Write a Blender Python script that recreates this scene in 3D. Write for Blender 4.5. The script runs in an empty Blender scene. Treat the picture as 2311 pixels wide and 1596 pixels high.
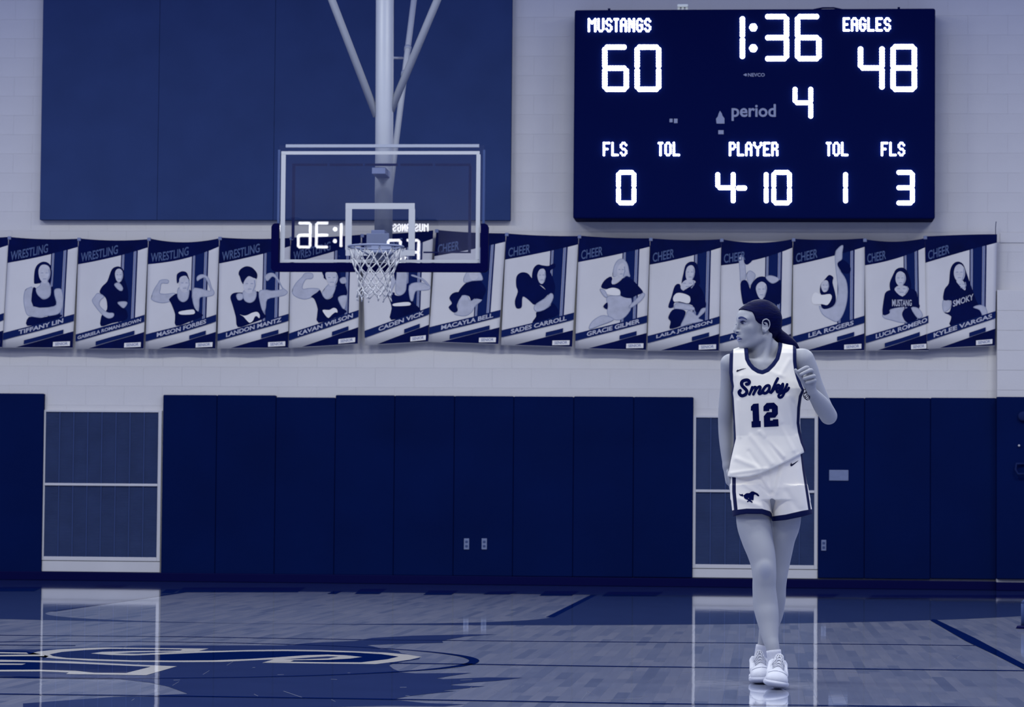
import bpy, bmesh, math, random
import numpy as np
from mathutils import Vector, Matrix, geometry
from mathutils.bvhtree import BVHTree

SC = bpy.context.scene
COL = SC.collection
random.seed(7)
rng = np.random.default_rng(11)

# ------------------------------------------------------------------ camera
# origin: middle of the court's far baseline, on the floor; +Y towards the end wall, Z up
W, H = 2311, 1596
F = 7012.5
CAM = np.array([3.37833, -28.28091, 0.8039])
YAW, PITCH, ROLL = 0.08164, 0.04895, 0.00855
YW = 3.235                       # face of the end wall
_cy, _sy, _cp, _sp = math.cos(YAW), math.sin(YAW), math.cos(PITCH), math.sin(PITCH)
FWD = np.array([-_sy * _cp, _cy * _cp, _sp])
_r = np.array([_cy, _sy, 0.0]); _u = np.cross(_r, FWD)
RGT = _r * math.cos(ROLL) + _u * math.sin(ROLL)
UPV = -_r * math.sin(ROLL) + _u * math.cos(ROLL)

cd = bpy.data.cameras.new('camera'); cam = bpy.data.objects.new('camera', cd); COL.objects.link(cam)
cam.matrix_world = Matrix(((RGT[0], UPV[0], -FWD[0], CAM[0]), (RGT[1], UPV[1], -FWD[1], CAM[1]),
                           (RGT[2], UPV[2], -FWD[2], CAM[2]), (0, 0, 0, 1)))
cd.sensor_fit = 'HORIZONTAL'; cd.sensor_width = 36.0; cd.lens = 36.0 * F / W
cd.clip_start = 0.05; cd.clip_end = 200
cd.dof.use_dof = True; cd.dof.focus_distance = 14.25; cd.dof.aperture_fstop = 12.0
SC.camera = cam

# ------------------------------------------------------------------ world, lamps, exposure
wd = bpy.data.worlds.new('gym_air'); SC.world = wd; wd.use_nodes = True
bg = wd.node_tree.nodes['Background']
bg.inputs[0].default_value = (0.16, 0.26, 0.86, 1); bg.inputs[1].default_value = 0.62
LAMP_W = 212.0
for ly in (-4.0, -9.5, -15.0, -20.5):
    for lx in (-8.0, -2.6, 2.8, 8.2):
        ld = bpy.data.lights.new('ceiling_lamp', 'AREA'); ld.shape = 'RECTANGLE'
        ld.size = 2.2; ld.size_y = 0.7; ld.energy = LAMP_W * (1.35 if ly > -5 else 0.82); ld.color = (0.965, 1.0, 0.96)
        lo = bpy.data.objects.new('ceiling_lamp', ld); COL.objects.link(lo); lo.location = (lx, ly, 7.2)
vs = SC.view_settings
vs.view_transform = 'Standard'; vs.look = 'None'; vs.gamma = 1.0; vs.use_curve_mapping = False
vs.exposure = 0.0

# ------------------------------------------------------------------ pixel <-> place helpers
def ray(px, py):
    return FWD * F + RGT * (px - W / 2) - UPV * (py - H / 2)
def onY(px, py, y):
    d = ray(px, py); t = (y - CAM[1]) / d[1]
    return CAM + d * t
def onZ(px, py, z=0.0):
    d = ray(px, py); t = (z - CAM[2]) / d[2]
    return CAM + d * t
def proj(P):
    d = np.asarray(P, float) - CAM; z = d @ FWD
    return np.stack([W / 2 + F * (d @ RGT) / z, H / 2 - F * (d @ UPV) / z], -1)

# ------------------------------------------------------------------ materials
def lin(c):
    c = np.asarray(c, float) / 255.0
    return np.where(c <= 0.04045, c / 12.92, ((c + 0.055) / 1.055) ** 2.4)
E0 = np.array([0.61, 0.674, 0.89])       # gymnasium light on an upright surface
def C(r, g, b, k=1.0):
    v = np.clip(lin((r, g, b)) / E0 * k, 0.0005, 0.95)
    return (float(v[0]), float(v[1]), float(v[2]), 1.0)

def mat(name, col, rough=0.6, spec=0.3, var=0.0, vscale=6.0, bump=0.0, bscale=60.0, metal=0.0, emit=None, es=0.0, stretch=None):
    m = bpy.data.materials.new(name); m.use_nodes = True
    nt = m.node_tree; b = nt.nodes['Principled BSDF']
    b.inputs['Base Color'].default_value = col
    b.inputs['Roughness'].default_value = rough
    b.inputs['Specular IOR Level'].default_value = spec
    b.inputs['Metallic'].default_value = metal
    if emit:
        b.inputs['Emission Color'].default_value = emit; b.inputs['Emission Strength'].default_value = es
    if var > 0 or bump > 0:
        tc = nt.nodes.new('ShaderNodeTexCoord'); mp = nt.nodes.new('ShaderNodeMapping')
        nt.links.new(tc.outputs['Object'], mp.inputs['Vector'])
        if stretch: mp.inputs['Scale'].default_value = stretch
    if var > 0:
        n = nt.nodes.new('ShaderNodeTexNoise'); n.inputs['Scale'].default_value = vscale; n.inputs['Detail'].default_value = 4
        nt.links.new(mp.outputs['Vector'], n.inputs['Vector'])
        mr = nt.nodes.new('ShaderNodeMapRange'); mr.inputs['From Min'].default_value = 0.25; mr.inputs['From Max'].default_value = 0.75
        mr.inputs['To Min'].default_value = 1 - var; mr.inputs['To Max'].default_value = 1 + var
        nt.links.new(n.outputs['Fac'], mr.inputs['Value'])
        mx = nt.nodes.new('ShaderNodeMix'); mx.data_type = 'RGBA'; mx.blend_type = 'MULTIPLY'; mx.inputs[0].default_value = 1.0
        mx.inputs[6].default_value = col
        cb = nt.nodes.new('ShaderNodeCombineColor')
        for i in range(3): nt.links.new(mr.outputs['Result'], cb.inputs[i])
        nt.links.new(cb.outputs['Color'], mx.inputs[7]); nt.links.new(mx.outputs[2], b.inputs['Base Color'])
    if bump > 0:
        n2 = nt.nodes.new('ShaderNodeTexNoise'); n2.inputs['Scale'].default_value = bscale; n2.inputs['Detail'].default_value = 3
        nt.links.new(mp.outputs['Vector'], n2.inputs['Vector'])
        bp = nt.nodes.new('ShaderNodeBump'); bp.inputs['Strength'].default_value = bump; bp.inputs['Distance'].default_value = 0.01
        nt.links.new(n2.outputs['Fac'], bp.inputs['Height']); nt.links.new(bp.outputs['Normal'], b.inputs['Normal'])
    return m

M = {}
M['wall'] = mat('painted_block_wall', C(158, 163, 184), 0.75, 0.2, 0.05, 1.3, 0.15, 90)
M['pad'] = mat('navy_vinyl_pad', C(0, 13, 60), 0.65, 0.03, 0.12, 1.2, 0.25, 4)
M['base'] = mat('black_rubber_base', C(0, 3, 52), 0.6, 0.05)
M['panel'] = mat('blue_fabric_panel', C(34, 50, 98), 0.9, 0.1, 0.08, 2.5, 0.2, 300)
M['seam'] = mat('dark_seam', C(14, 26, 72), 0.9, 0.1)
M['frame'] = mat('pale_painted_frame', C(150, 156, 180), 0.5, 0.3, 0.04, 3)
M['louver'] = mat('blue_grey_louver', C(42, 57, 104), 0.6, 0.2, 0.12, 5)
M['louver_dark'] = mat('dark_duct', C(20, 34, 84), 0.8, 0.1)
M['louver_bar'] = mat('grille_bar', C(38, 53, 100), 0.7, 0.1)
M['board'] = mat('navy_scoreboard_face', C(0, 8, 58), 0.75, 0.03)
M['led'] = mat('lit_led', (1, 1, 1, 1), 0.4, 0.2, emit=(0.97, 0.98, 1.0, 1), es=9.0)
M['board_print'] = mat('grey_board_print', C(112, 122, 160), 0.6, 0.2)
M['steel'] = mat('white_painted_steel', C(112, 121, 150), 0.42, 0.4, 0.03, 5)
M['alu'] = mat('aluminium_edge', C(104, 114, 146), 0.45, 0.3)
M['goal_pad'] = mat('navy_edge_padding', C(0, 2, 44), 0.7, 0.02)
M['strip'] = mat('dark_light_strip', C(0, 8, 60), 0.5, 0.2)
M['white_line'] = mat('white_glass_marking', C(122, 130, 156), 0.5, 0.3)
M['rim'] = mat('grey_rim_steel', C(88, 99, 138), 0.5, 0.25)
M['net'] = mat('white_net_cord', C(136, 143, 168), 0.8, 0.1)
M['paper'] = mat('pale_banner_vinyl', C(160, 165, 186), 0.55, 0.25, 0.04, 3)
M['ink'] = mat('navy_banner_ink', C(0, 8, 58), 0.65, 0.04, 0.25, 5)
M['ink2'] = mat('blue_banner_ink', C(6, 22, 76), 0.65, 0.05)
M['inkmid'] = mat('grey_blue_ink', C(88, 100, 145), 0.55, 0.2)
M['inkhead'] = mat('soft_header_ink', C(58, 74, 120), 0.6, 0.1)
M['skin_ink'] = mat('printed_skin', C(136, 143, 172), 0.55, 0.2, 0.12, 14)
M['face_ink'] = mat('printed_face', C(148, 154, 180), 0.55, 0.2, 0.12, 22)
M['tag'] = mat('bright_tag_print', C(176, 181, 200), 0.5, 0.2)
M['feature_ink'] = mat('soft_feature_ink', C(110, 120, 156), 0.6, 0.1)
M['white_box'] = mat('white_receiver_plastic', C(206, 210, 216), 0.5, 0.2)
M['plate'] = mat('pale_wall_plate', C(84, 97, 140), 0.5, 0.3, 0.08, 30)

def glass_mat():
    m = bpy.data.materials.new('clear_backboard_glass'); m.use_nodes = True
    nt = m.node_tree
    for n in list(nt.nodes): nt.nodes.remove(n)
    o = nt.nodes.new('ShaderNodeOutputMaterial'); mx = nt.nodes.new('ShaderNodeMixShader')
    t = nt.nodes.new('ShaderNodeBsdfTransparent'); t.inputs[0].default_value = (0.95, 0.955, 0.97, 1)
    g = nt.nodes.new('ShaderNodeBsdfGlossy'); g.inputs['Roughness'].default_value = 0.0
    mx.inputs[0].default_value = 0.075
    nt.links.new(t.outputs[0], mx.inputs[1]); nt.links.new(g.outputs[0], mx.inputs[2]); nt.links.new(mx.outputs[0], o.inputs[0])
    return m
M['glass'] = glass_mat()

FLOOR_SPEC, FLOOR_ROUGH = 0.36, 0.035
def wood_mat(name, source):
    m = bpy.data.materials.new(name); m.use_nodes = True
    nt = m.node_tree; b = nt.nodes['Principled BSDF']
    if source == 'object':
        s = nt.nodes.new('ShaderNodeObjectInfo'); out = s.outputs['Random']
    else:
        s = nt.nodes.new('ShaderNodeAttribute'); s.attribute_name = 'tone'; out = s.outputs['Fac']
    cr = nt.nodes.new('ShaderNodeValToRGB')
    cr.color_ramp.elements[0].color = C(*FLOOR_LO); cr.color_ramp.elements[1].color = C(*FLOOR_HI)
    e = cr.color_ramp.elements.new(0.22); e.color = C(*FLOOR_MID)
    nt.links.new(out, cr.inputs[0])
    g = nt.nodes.new('ShaderNodeNewGeometry'); mp = nt.nodes.new('ShaderNodeMapping'); mp.inputs['Scale'].default_value = (45, 2.2, 1)
    nt.links.new(g.outputs['Position'], mp.inputs['Vector'])
    n = nt.nodes.new('ShaderNodeTexNoise'); n.inputs['Scale'].default_value = 1.0; n.inputs['Detail'].default_value = 4
    nt.links.new(mp.outputs[0], n.inputs['Vector'])
    mr = nt.nodes.new('ShaderNodeMapRange'); mr.inputs['To Min'].default_value = 0.86; mr.inputs['To Max'].default_value = 1.14
    nt.links.new(n.outputs['Fac'], mr.inputs['Value'])
    cb = nt.nodes.new('ShaderNodeCombineColor')
    for i in range(3): nt.links.new(mr.outputs[0], cb.inputs[i])
    mx = nt.nodes.new('ShaderNodeMix'); mx.data_type = 'RGBA'; mx.blend_type = 'MULTIPLY'; mx.inputs[0].default_value = 1.0
    nt.links.new(cr.outputs[0], mx.inputs[6]); nt.links.new(cb.outputs[0], mx.inputs[7]); nt.links.new(mx.outputs[2], b.inputs['Base Color'])
    finish(m)
    return m
def finish(m):
    # the sealed court finish shared by bare wood and painted areas
    nt = m.node_tree; b = nt.nodes['Principled BSDF']
    b.inputs['Roughness'].default_value = FLOOR_ROUGH; b.inputs['Specular IOR Level'].default_value = FLOOR_SPEC
    g = nt.nodes.new('ShaderNodeNewGeometry'); mp = nt.nodes.new('ShaderNodeMapping'); mp.inputs['Scale'].default_value = (8, 3.0, 1)
    nt.links.new(g.outputs['Position'], mp.inputs['Vector'])
    n = nt.nodes.new('ShaderNodeTexNoise'); n.inputs['Scale'].default_value = 1.0; n.inputs['Detail'].default_value = 2
    nt.links.new(mp.outputs[0], n.inputs['Vector'])
    bp = nt.nodes.new('ShaderNodeBump'); bp.inputs['Strength'].default_value = 0.06; bp.inputs['Distance'].default_value = 0.004
    nt.links.new(n.outputs['Fac'], bp.inputs['Height']); nt.links.new(bp.outputs['Normal'], b.inputs['Normal'])
    return m
FLOOR_LO, FLOOR_MID, FLOOR_HI = (93, 105, 144), (105, 116, 154), (118, 127, 162)
M['wood'] = wood_mat('maple_strip_wood', 'object')
M['wood_attr'] = wood_mat('maple_strip_wood_far', 'attr')
M['stain'] = finish(mat('dark_stained_wood', C(42, 56, 102), var=0.10, vscale=3))
M['apron'] = finish(mat('navy_apron_paint', C(30, 47, 96), var=0.10, vscale=2))
M['logo_blue'] = finish(mat('mid_blue_logo_stain', C(42, 56, 106), var=0.08, vscale=3))
M['logo_navy'] = finish(mat('navy_logo_paint', C(0, 20, 78)))
M['logo_white'] = finish(mat('white_logo_paint', C(186, 190, 208)))
M['line'] = finish(mat('navy_court_line', C(0, 18, 76)))
M['joint'] = finish(mat('floor_joint', C(22, 34, 82)))
M['scuff'] = finish(mat('pale_scuff', C(132, 142, 178)))

# ------------------------------------------------------------------ object helpers
def link(name, me, m=None, parent=None, smooth=False):
    o = bpy.data.objects.new(name, me); COL.objects.link(o)
    if m is not None: me.materials.append(m)
    if smooth:
        me.polygons.foreach_set('use_smooth', [True] * len(me.polygons))
    if parent is not None:
        o.parent = parent; o.matrix_parent_inverse = Matrix.Translation(-Vector(parent.location))
    return o
def mesh(name, v, f, m=None, parent=None, smooth=False):
    me = bpy.data.meshes.new(name); me.from_pydata([tuple(map(float, p)) for p in v], [], [tuple(map(int, q)) for q in f]); me.update()
    return link(name, me, m, parent, smooth)
def thing(name, loc, label, cat, group=None):
    o = bpy.data.objects.new(name, None); COL.objects.link(o); o.location = tuple(map(float, loc)); o.empty_display_size = 0.1
    return tag(o, label, cat, group)
def tag(o, label, cat, group=None):
    o['label'] = label; o['category'] = cat
    if group: o['group'] = group
    return o
def struct(o):
    o['kind'] = 'structure'; return o
def bm_obj(name, bm, m, parent=None, smooth=False):
    me = bpy.data.meshes.new(name); bm.to_mesh(me); bm.free()
    return link(name, me, m, parent, smooth)
def add_box(bm, a, b, bevel=0.0, seg=2):
    r = bmesh.ops.create_cube(bm, size=1.0); vs_ = r['verts']
    c = [(a[i] + b[i]) / 2 for i in range(3)]; s = [abs(b[i] - a[i]) for i in range(3)]
    for v in vs_: v.co = Vector((c[0] + v.co.x * s[0], c[1] + v.co.y * s[1], c[2] + v.co.z * s[2]))
    if bevel > 0:
        es = list({e for v in vs_ for e in v.link_edges})
        bmesh.ops.bevel(bm, geom=es, offset=bevel, segments=seg, affect='EDGES', profile=0.5)
def box(name, a, b, m, parent=None, bevel=0.0, seg=2):
    bm = bmesh.new(); add_box(bm, a, b, bevel, seg); return bm_obj(name, bm, m, parent)
def wbox(name, x0, y0, x1, y1, front, back, m, parent=None, bevel=0.0):
    """box on the end wall whose front face covers the pixels x0..x1, y0..y1"""
    p = onY(x0, (y0 + y1) / 2, front); q = onY(x1, (y0 + y1) / 2, front)
    t = onY((x0 + x1) / 2, y0, front); u = onY((x0 + x1) / 2, y1, front)
    return box(name, (p[0], front, u[2]), (q[0], back, t[2]), m, parent, bevel)
def add_tube(bm, pts, rad, n=12, closed=False, cap=True):
    pts = [Vector(map(float, p)) for p in pts]; k = len(pts)
    rads = rad if isinstance(rad, (list, tuple)) else [rad] * k
    rings = []; prev = None
    for i, p in enumerate(pts):
        if closed: t = pts[(i + 1) % k] - pts[i - 1]
        else: t = pts[min(i + 1, k - 1)] - pts[max(i - 1, 0)]
        t.normalize()
        if prev is None:
            a = Vector((0, 0, 1)) if abs(t.z) < 0.9 else Vector((1, 0, 0))
            nrm = t.cross(a).normalized()
        else:
            nrm = (prev - t * prev.dot(t)).normalized()
        prev = nrm; bn = t.cross(nrm)
        rings.append([bm.verts.new(p + (nrm * math.cos(2 * math.pi * j / n) + bn * math.sin(2 * math.pi * j / n)) * rads[i]) for j in range(n)])
    for i in range(k if closed else k - 1):
        A, B = rings[i], rings[(i + 1) % k]
        for j in range(n): bm.faces.new((A[j], A[(j + 1) % n], B[(j + 1) % n], B[j]))
    if cap and not closed:
        bm.faces.new(rings[0][::-1]); bm.faces.new(rings[-1])
def tube(name, pts, rad, m, parent=None, n=12, closed=False):
    bm = bmesh.new(); add_tube(bm, pts, rad, n, closed); return bm_obj(name, bm, m, parent, True)

# flat print: fill 2-D outlines with triangles and lay them on a surface
def inside(pts, polys):
    pts = np.asarray(pts, float); r = np.zeros(len(pts), bool)
    for pl in polys:
        p = np.asarray(pl, float); q = np.roll(p, -1, 0)
        for (x0, y0), (x1, y1) in zip(p, q):
            if y0 == y1: continue
            c = ((y0 > pts[:, 1]) != (y1 > pts[:, 1]))
            r ^= c & (pts[:, 0] < (x1 - x0) * (pts[:, 1] - y0) / (y1 - y0) + x0)
    return r
def smooth_poly(p, sub=3):
    p = np.asarray(p, float); n = len(p); out = []
    for i in range(n):
        a, b, c, d = p[i - 1], p[i], p[(i + 1) % n], p[(i + 2) % n]
        for k in range(sub):
            t = k / sub
            out.append(0.5 * ((2 * b) + (-a + c) * t + (2 * a - 5 * b + 4 * c - d) * t * t + (-a + 3 * b - 3 * c + d) * t ** 3))
    return np.array(out)
def open_curve(p, sub=6):
    p = np.asarray(p, float); n = len(p); out = []
    for i in range(n - 1):
        a, b, c, d = p[max(i - 1, 0)], p[i], p[i + 1], p[min(i + 2, n - 1)]
        for k in range(sub):
            t = k / sub
            out.append(0.5 * ((2 * b) + (-a + c) * t + (2 * a - 5 * b + 4 * c - d) * t * t + (-a + 3 * b - 3 * c + d) * t ** 3))
    out.append(p[-1]); return np.array(out)
def fill2d(polys, step=None):
    vs_, es = [], []
    for pl in polys:
        b = len(vs_); n = len(pl)
        vs_ += [Vector((float(x), float(y))) for x, y in pl]
        es += [(b + i, b + (i + 1) % n) for i in range(n)]
    if step:
        A = np.concatenate([np.asarray(p, float) for p in polys]); lo, hi = A.min(0), A.max(0)
        gx, gy = np.meshgrid(np.arange(lo[0] + step / 2, hi[0], step), np.arange(lo[1] + step / 2, hi[1], step))
        g = np.stack([gx.ravel(), gy.ravel()], -1)
        if len(g):
            g = g[inside(g, polys)]; vs_ += [Vector((float(x), float(y))) for x, y in g]
    V, _, Fc, *_r2 = geometry.delaunay_2d_cdt(vs_, es, [], 0, 1e-7)
    V = np.array([(v.x, v.y) for v in V])
    cen = np.array([V[list(f)].mean(0) for f in Fc]); ok = inside(cen, polys)
    return V, [tuple(f) for f, k in zip(Fc, ok) if k]
def stroke_polys(pts, w):
    """a thick line with round ends, as an outline"""
    p = np.asarray(pts, float); t = np.gradient(p, axis=0); t /= np.linalg.norm(t, axis=1)[:, None] + 1e-9
    nrm = np.stack([-t[:, 1], t[:, 0]], -1); w = np.broadcast_to(np.asarray(w, float), (len(p),))[:, None] / 2
    L, R = p + nrm * w, p - nrm * w
    def capp(c, d, r):
        a0 = math.atan2(d[1], d[0]); return [c + r * np.array([math.cos(a0 + a), math.sin(a0 + a)]) for a in np.linspace(math.pi / 2, -math.pi / 2, 7)[1:-1]]
    return L, R, capp(p[-1], t[-1], w[-1, 0]), capp(p[0], -t[0], w[0, 0])
class Print:
    """collects filled outlines, then lays them on a surface function f(x, y) -> 3-D point"""
    def __init__(self): self.v = []; self.f = []
    def poly(self, polys, step=None):
        V, Fc = fill2d(polys, step); b = len(self.v)
        self.v += [tuple(p) for p in V]; self.f += [tuple(b + i for i in q) for q in Fc]
    def stroke(self, pts, w):
        L, R, ce, cs = stroke_polys(pts, w); b = len(self.v); n = len(L)
        self.v += [tuple(p) for p in L] + [tuple(p) for p in R]
        self.f += [(b + i, b + i + 1, b + n + i + 1, b + n + i) for i in range(n - 1)]
        for capv, iL, iR in ((ce, b + n - 1, b + 2 * n - 1), (cs, b + n, b)):
            k = len(self.v); self.v += [tuple(p) for p in capv]
            self.f.append(tuple([iL] + list(range(k, k + len(capv))) + [iR]))
    def tris(self, V, Fc):
        b = len(self.v); self.v += [tuple(p) for p in V]; self.f += [tuple(b + i for i in q) for q in Fc]
    def make(self, name, fn, m, parent=None, flip_to=None):
        P = [fn(x, y) for x, y in self.v]
        if any(p is None for p in P):          # outline reaching past the surface: keep only what lies on it
            fs = [q for q in self.f if all(P[i] is not None for i in q)]; used = sorted({i for q in fs for i in q}); ix = {i: k for k, i in enumerate(used)}
            P = [P[i] for i in used]; self.f = [tuple(ix[i] for i in q) for q in fs]
        o = mesh(name, P, self.f, m, parent)
        return o
_text_cache = {}
def text_tris(s, bold=0.0):
    """triangles of a line of lettering, scaled to 0..1 wide and 0..1 high (y up), and its aspect"""
    key = (s, bold)
    if key in _text_cache: return _text_cache[key]
    cu = bpy.data.curves.new('lettering', 'FONT'); cu.body = s; cu.offset = bold; cu.resolution_u = 3
    o = bpy.data.objects.new('lettering', cu); COL.objects.link(o)
    dg = bpy.context.evaluated_depsgraph_get(); dg.update()
    me = o.evaluated_get(dg).to_mesh()
    V = np.array([(v.co.x, v.co.y) for v in me.vertices]); Fc = [tuple(p.vertices) for p in me.polygons]
    o.evaluated_get(dg).to_mesh_clear(); bpy.data.objects.remove(o); bpy.data.curves.remove(cu)
    lo, hi = V.min(0), V.max(0); asp = (hi - lo)[0] / (hi - lo)[1]
    V = (V - lo) / (hi - lo)
    _text_cache[key] = (V, Fc, asp); return _text_cache[key]
# ------------------------------------------------------------------ floor
def floor_pt(px, py, z=0.0):
    p = onZ(px, py, z); return (p[0], p[1], z)
def resample(poly, d, closed=True):
    p = np.asarray(poly, float); out = []
    n = len(p)
    for i in range(n if closed else n - 1):
        a, b = p[i], p[(i + 1) % n]; k = max(1, int(np.linalg.norm(b - a) / d))
        out += [a + (b - a) * j / k for j in range(k)]
    if not closed: out.append(p[-1])
    return np.array(out)

floor = struct(box('floor', (-13, -29.0, -0.12), (13, YW, -0.0008), M['wood']))
LOGO_BLUE = [(-60, 1466), (80, 1466), (170, 1462), (330, 1457), (640, 1457), (700, 1451), (800, 1447), (840, 1440), (930, 1435), (1060, 1432),
    (1122, 1432), (1050, 1437), (998, 1446), (1000, 1451), (905, 1453.5), (828, 1456), (862, 1464), (900, 1470), (905, 1474), (950, 1483),
    (945, 1488), (890, 1497), (878, 1502), (888, 1510), (908, 1518), (940, 1520), (1065, 1519), (1030, 1524), (985, 1531), (1000, 1533),
    (1100, 1529), (1180, 1530), (1120, 1537), (1060, 1541), (1015, 1546), (1040, 1548), (1095, 1549), (1040, 1555), (998, 1559), (1030, 1560),
    (960, 1567), (925, 1571), (885, 1579), (960, 1587), (1052, 1590), (1000, 1594), (870, 1593), (700, 1597), (700, 1640), (52, 1640),
    (52, 1588), (160, 1580), (260, 1573), (330, 1570), (424, 1566), (380, 1550), (340, 1541), (255, 1531), (-60, 1525)]
# maple strips: each about 57 mm wide, running from the camera's end to the far wall
PW = 0.0572
pl_x, pl_a, pl_b = [], [], []
for i in range(-170, 200):
    x = i * PW; y = -17.3 - random.random() * 0.8
    while y < YW - 0.02:
        L = random.choice((0.45, 0.6, 0.75, 0.9, 1.1)) * random.uniform(0.9, 1.1); e = min(y + L, YW - 0.01)
        pl_x.append(x); pl_a.append(y); pl_b.append(e); y = e
pl_x, pl_a, pl_b = map(np.array, (pl_x, pl_a, pl_b))
cen = np.stack([pl_x + PW / 2, (pl_a + pl_b) / 2, 0 * pl_x], -1); q = proj(cen)
vis = (q[:, 0] > 0) & (q[:, 0] < W) & (q[:, 1] < H - 2)
vis &= ~inside(q, [LOGO_BLUE])
order = np.argsort(np.where(vis, np.linalg.norm(cen - CAM, axis=1), 1e9))
near = set(order[:300].tolist())
pm = bpy.data.meshes.new('floor_strip')
_bm = bmesh.new(); add_box(_bm, (0, 0, -1), (1, 1, 0)); _bm.to_mesh(pm); _bm.free(); pm.materials.append(M['wood'])
G = 0.0005
for k in sorted(near):
    o = bpy.data.objects.new('floor_strip', pm); COL.objects.link(o); o.parent = floor
    o.location = (pl_x[k] + G, pl_a[k] + G, 0); o.scale = (PW - 2 * G, pl_b[k] - pl_a[k] - 2 * G, 0.0007)
v, f, tone = [], [], []
for k in range(len(pl_x)):
    if k in near: continue
    b = len(v); x0, x1, y0, y1 = pl_x[k] + G, pl_x[k] + PW - G, pl_a[k] + G, pl_b[k] - G
    for z in (-0.0007, 0.0): v += [(x0, y0, z), (x1, y0, z), (x1, y1, z), (x0, y1, z)]
    f += [(b + 4, b + 5, b + 6, b + 7), (b, b + 1, b + 5, b + 4), (b + 1, b + 2, b + 6, b + 5), (b + 2, b + 3, b + 7, b + 6), (b + 3, b, b + 4, b + 7)]
    tone += [random.random()] * 5
o = mesh('floor_strips_beyond', v, f, M['wood_attr'], floor); o['kind'] = 'stuff'
at = o.data.attributes.new('tone', 'FLOAT', 'FACE'); at.data.foreach_set('value', tone)

def floor_paint(name, polys, m, layer, step=None):
    z = 0.0004 + 0.0003 * layer; pr = Print(); pr.poly(polys, step)
    return pr.make(name, lambda x, y: floor_pt(x, y, z), m, floor)
def floor_world(name, polys, m, layer):
    z = 0.0004 + 0.0003 * layer; pr = Print(); pr.poly(polys)
    return pr.make(name, lambda x, y: (x, y, z), m, floor)
BX = 0.0                                       # basket centre line
a = np.linspace(-math.pi / 2, math.pi / 2, 97)
arc = [(BX + 6.02 * math.sin(t), -1.6 - 6.02 * math.cos(t)) for t in a]
key = [(BX - 1.83, 0.0), (BX - 1.83, -5.79)] + [(BX + 1.83 * math.sin(t), -5.79 - 1.80 * math.cos(t)) for t in a[1:-1]] + [(BX + 1.83, -5.79), (BX + 1.83, 0.0)]
floor_world('three_point_stain', [[(BX - 6.02, 0.0)] + arc + [(BX + 6.02, 0.0)], key], M['stain'], 0)
floor_world('apron_paint', [[(-13, 0.0), (13, 0.0), (13, YW - 0.01), (-13, YW - 0.01)]], M['apron'], 0)
for s in (-1, 1):
    floor_world('lane_line', [[(BX + s * 1.80, 0.0), (BX + s * 1.86, 0.0), (BX + s * 1.86, -5.79), (BX + s * 1.80, -5.79)]], M['line'], 1)
for px0, px1, py0, py1 in ((-40, 88, 1325, 1335), (208, 282, 1321, 1327), (362, 400, 1330, 1339), (400, 682, 1326, 1337), (738, 768, 1334, 1341),
        (800, 866, 1329, 1341), (955, 1028, 1333, 1343), (1090, 1160, 1335, 1342), (1217, 1300, 1334, 1345), (1358, 1490, 1336, 1346),
        (1770, 1888, 1341, 1350), (1955, 2330, 1343, 1352)):
    floor_paint('apron_letter', [[(px0 + 14, py0), (px1 + 8, py0), (px1 - 10, py1), (px0, py1)]], M['line'], 2)
floor_paint('logo_horse_stain', [LOGO_BLUE], M['logo_blue'], 1)
S_OUT = [(62, 1477), (85, 1471), (130, 1466), (200, 1462.5), (240, 1461.5), (340, 1462.8), (471, 1464), (448, 1469.5), (500, 1469), (560, 1467.5),
    (640, 1466.5), (720, 1467.5), (800, 1470), (870, 1473), (920, 1477.5), (952, 1483), (925, 1489), (890, 1494), (848, 1499), (740, 1498),
    (592, 1496), (618, 1488.5), (560, 1491), (500, 1494), (420, 1494.5), (300, 1494), (200, 1491), (130, 1487), (90, 1483), (70, 1480)]
S_IN = [(112, 1477), (140, 1471.5), (190, 1467.5), (250, 1464.5), (340, 1465.0), (412, 1466.2), (407, 1468.5), (345, 1469.5), (350, 1478), (450, 1473.5),
    (550, 1470.5), (640, 1469.5), (720, 1470.5), (800, 1473), (860, 1476.5), (900, 1482), (875, 1488), (815, 1495), (740, 1494.8), (655, 1493.5),
    (663, 1490.5), (740, 1489.5), (790, 1486), (817, 1483), (780, 1479), (740, 1477.5), (690, 1479), (620, 1484), (560, 1487.5), (480, 1490.5),
    (400, 1491), (300, 1490.5), (220, 1488), (150, 1485), (120, 1481)]
floor_paint('logo_letter_outline', [S_OUT], M['logo_white'], 2)
floor_paint('logo_letter', [S_IN], M['logo_navy'], 3)
floor_paint('logo_counter_outline', [[(205, 1475), (230, 1471.5), (300, 1469.5), (345, 1469), (407, 1468.5), (448, 1469.5), (400, 1473), (350, 1477.5), (300, 1479.5), (250, 1478.5)]], M['logo_white'], 4)
floor_paint('logo_counter', [[(258, 1475), (300, 1472.5), (350, 1471.2), (400, 1471), (350, 1474), (310, 1476)]], M['logo_blue'], 5)
floor_paint('logo_counter_outline', [[(592, 1496), (618, 1488.5), (680, 1482.5), (740, 1478.5), (790, 1480), (817, 1483), (790, 1486.5), (740, 1489.5), (663, 1490.5), (655, 1493.5)]], M['logo_white'], 4)
floor_paint('logo_counter', [[(640, 1488.3), (700, 1484), (740, 1481.5), (765, 1482), (740, 1486), (690, 1488)]], M['logo_blue'], 5)
floor_paint('logo_ribbon_shadow', [[(-60, 1468), (60, 1470), (110, 1481), (90, 1492), (60, 1512), (-60, 1514)]], M['logo_navy'], 2)  # navy block of the logo, painted beneath the ribbon
floor_paint('logo_ribbon_outline', [[(-60, 1488), (35, 1490), (150, 1492.5), (300, 1500), (399, 1504), (330, 1524), (149, 1521.5), (155, 1518), (90, 1515.5), (-60, 1516)]], M['logo_white'], 3)
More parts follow.
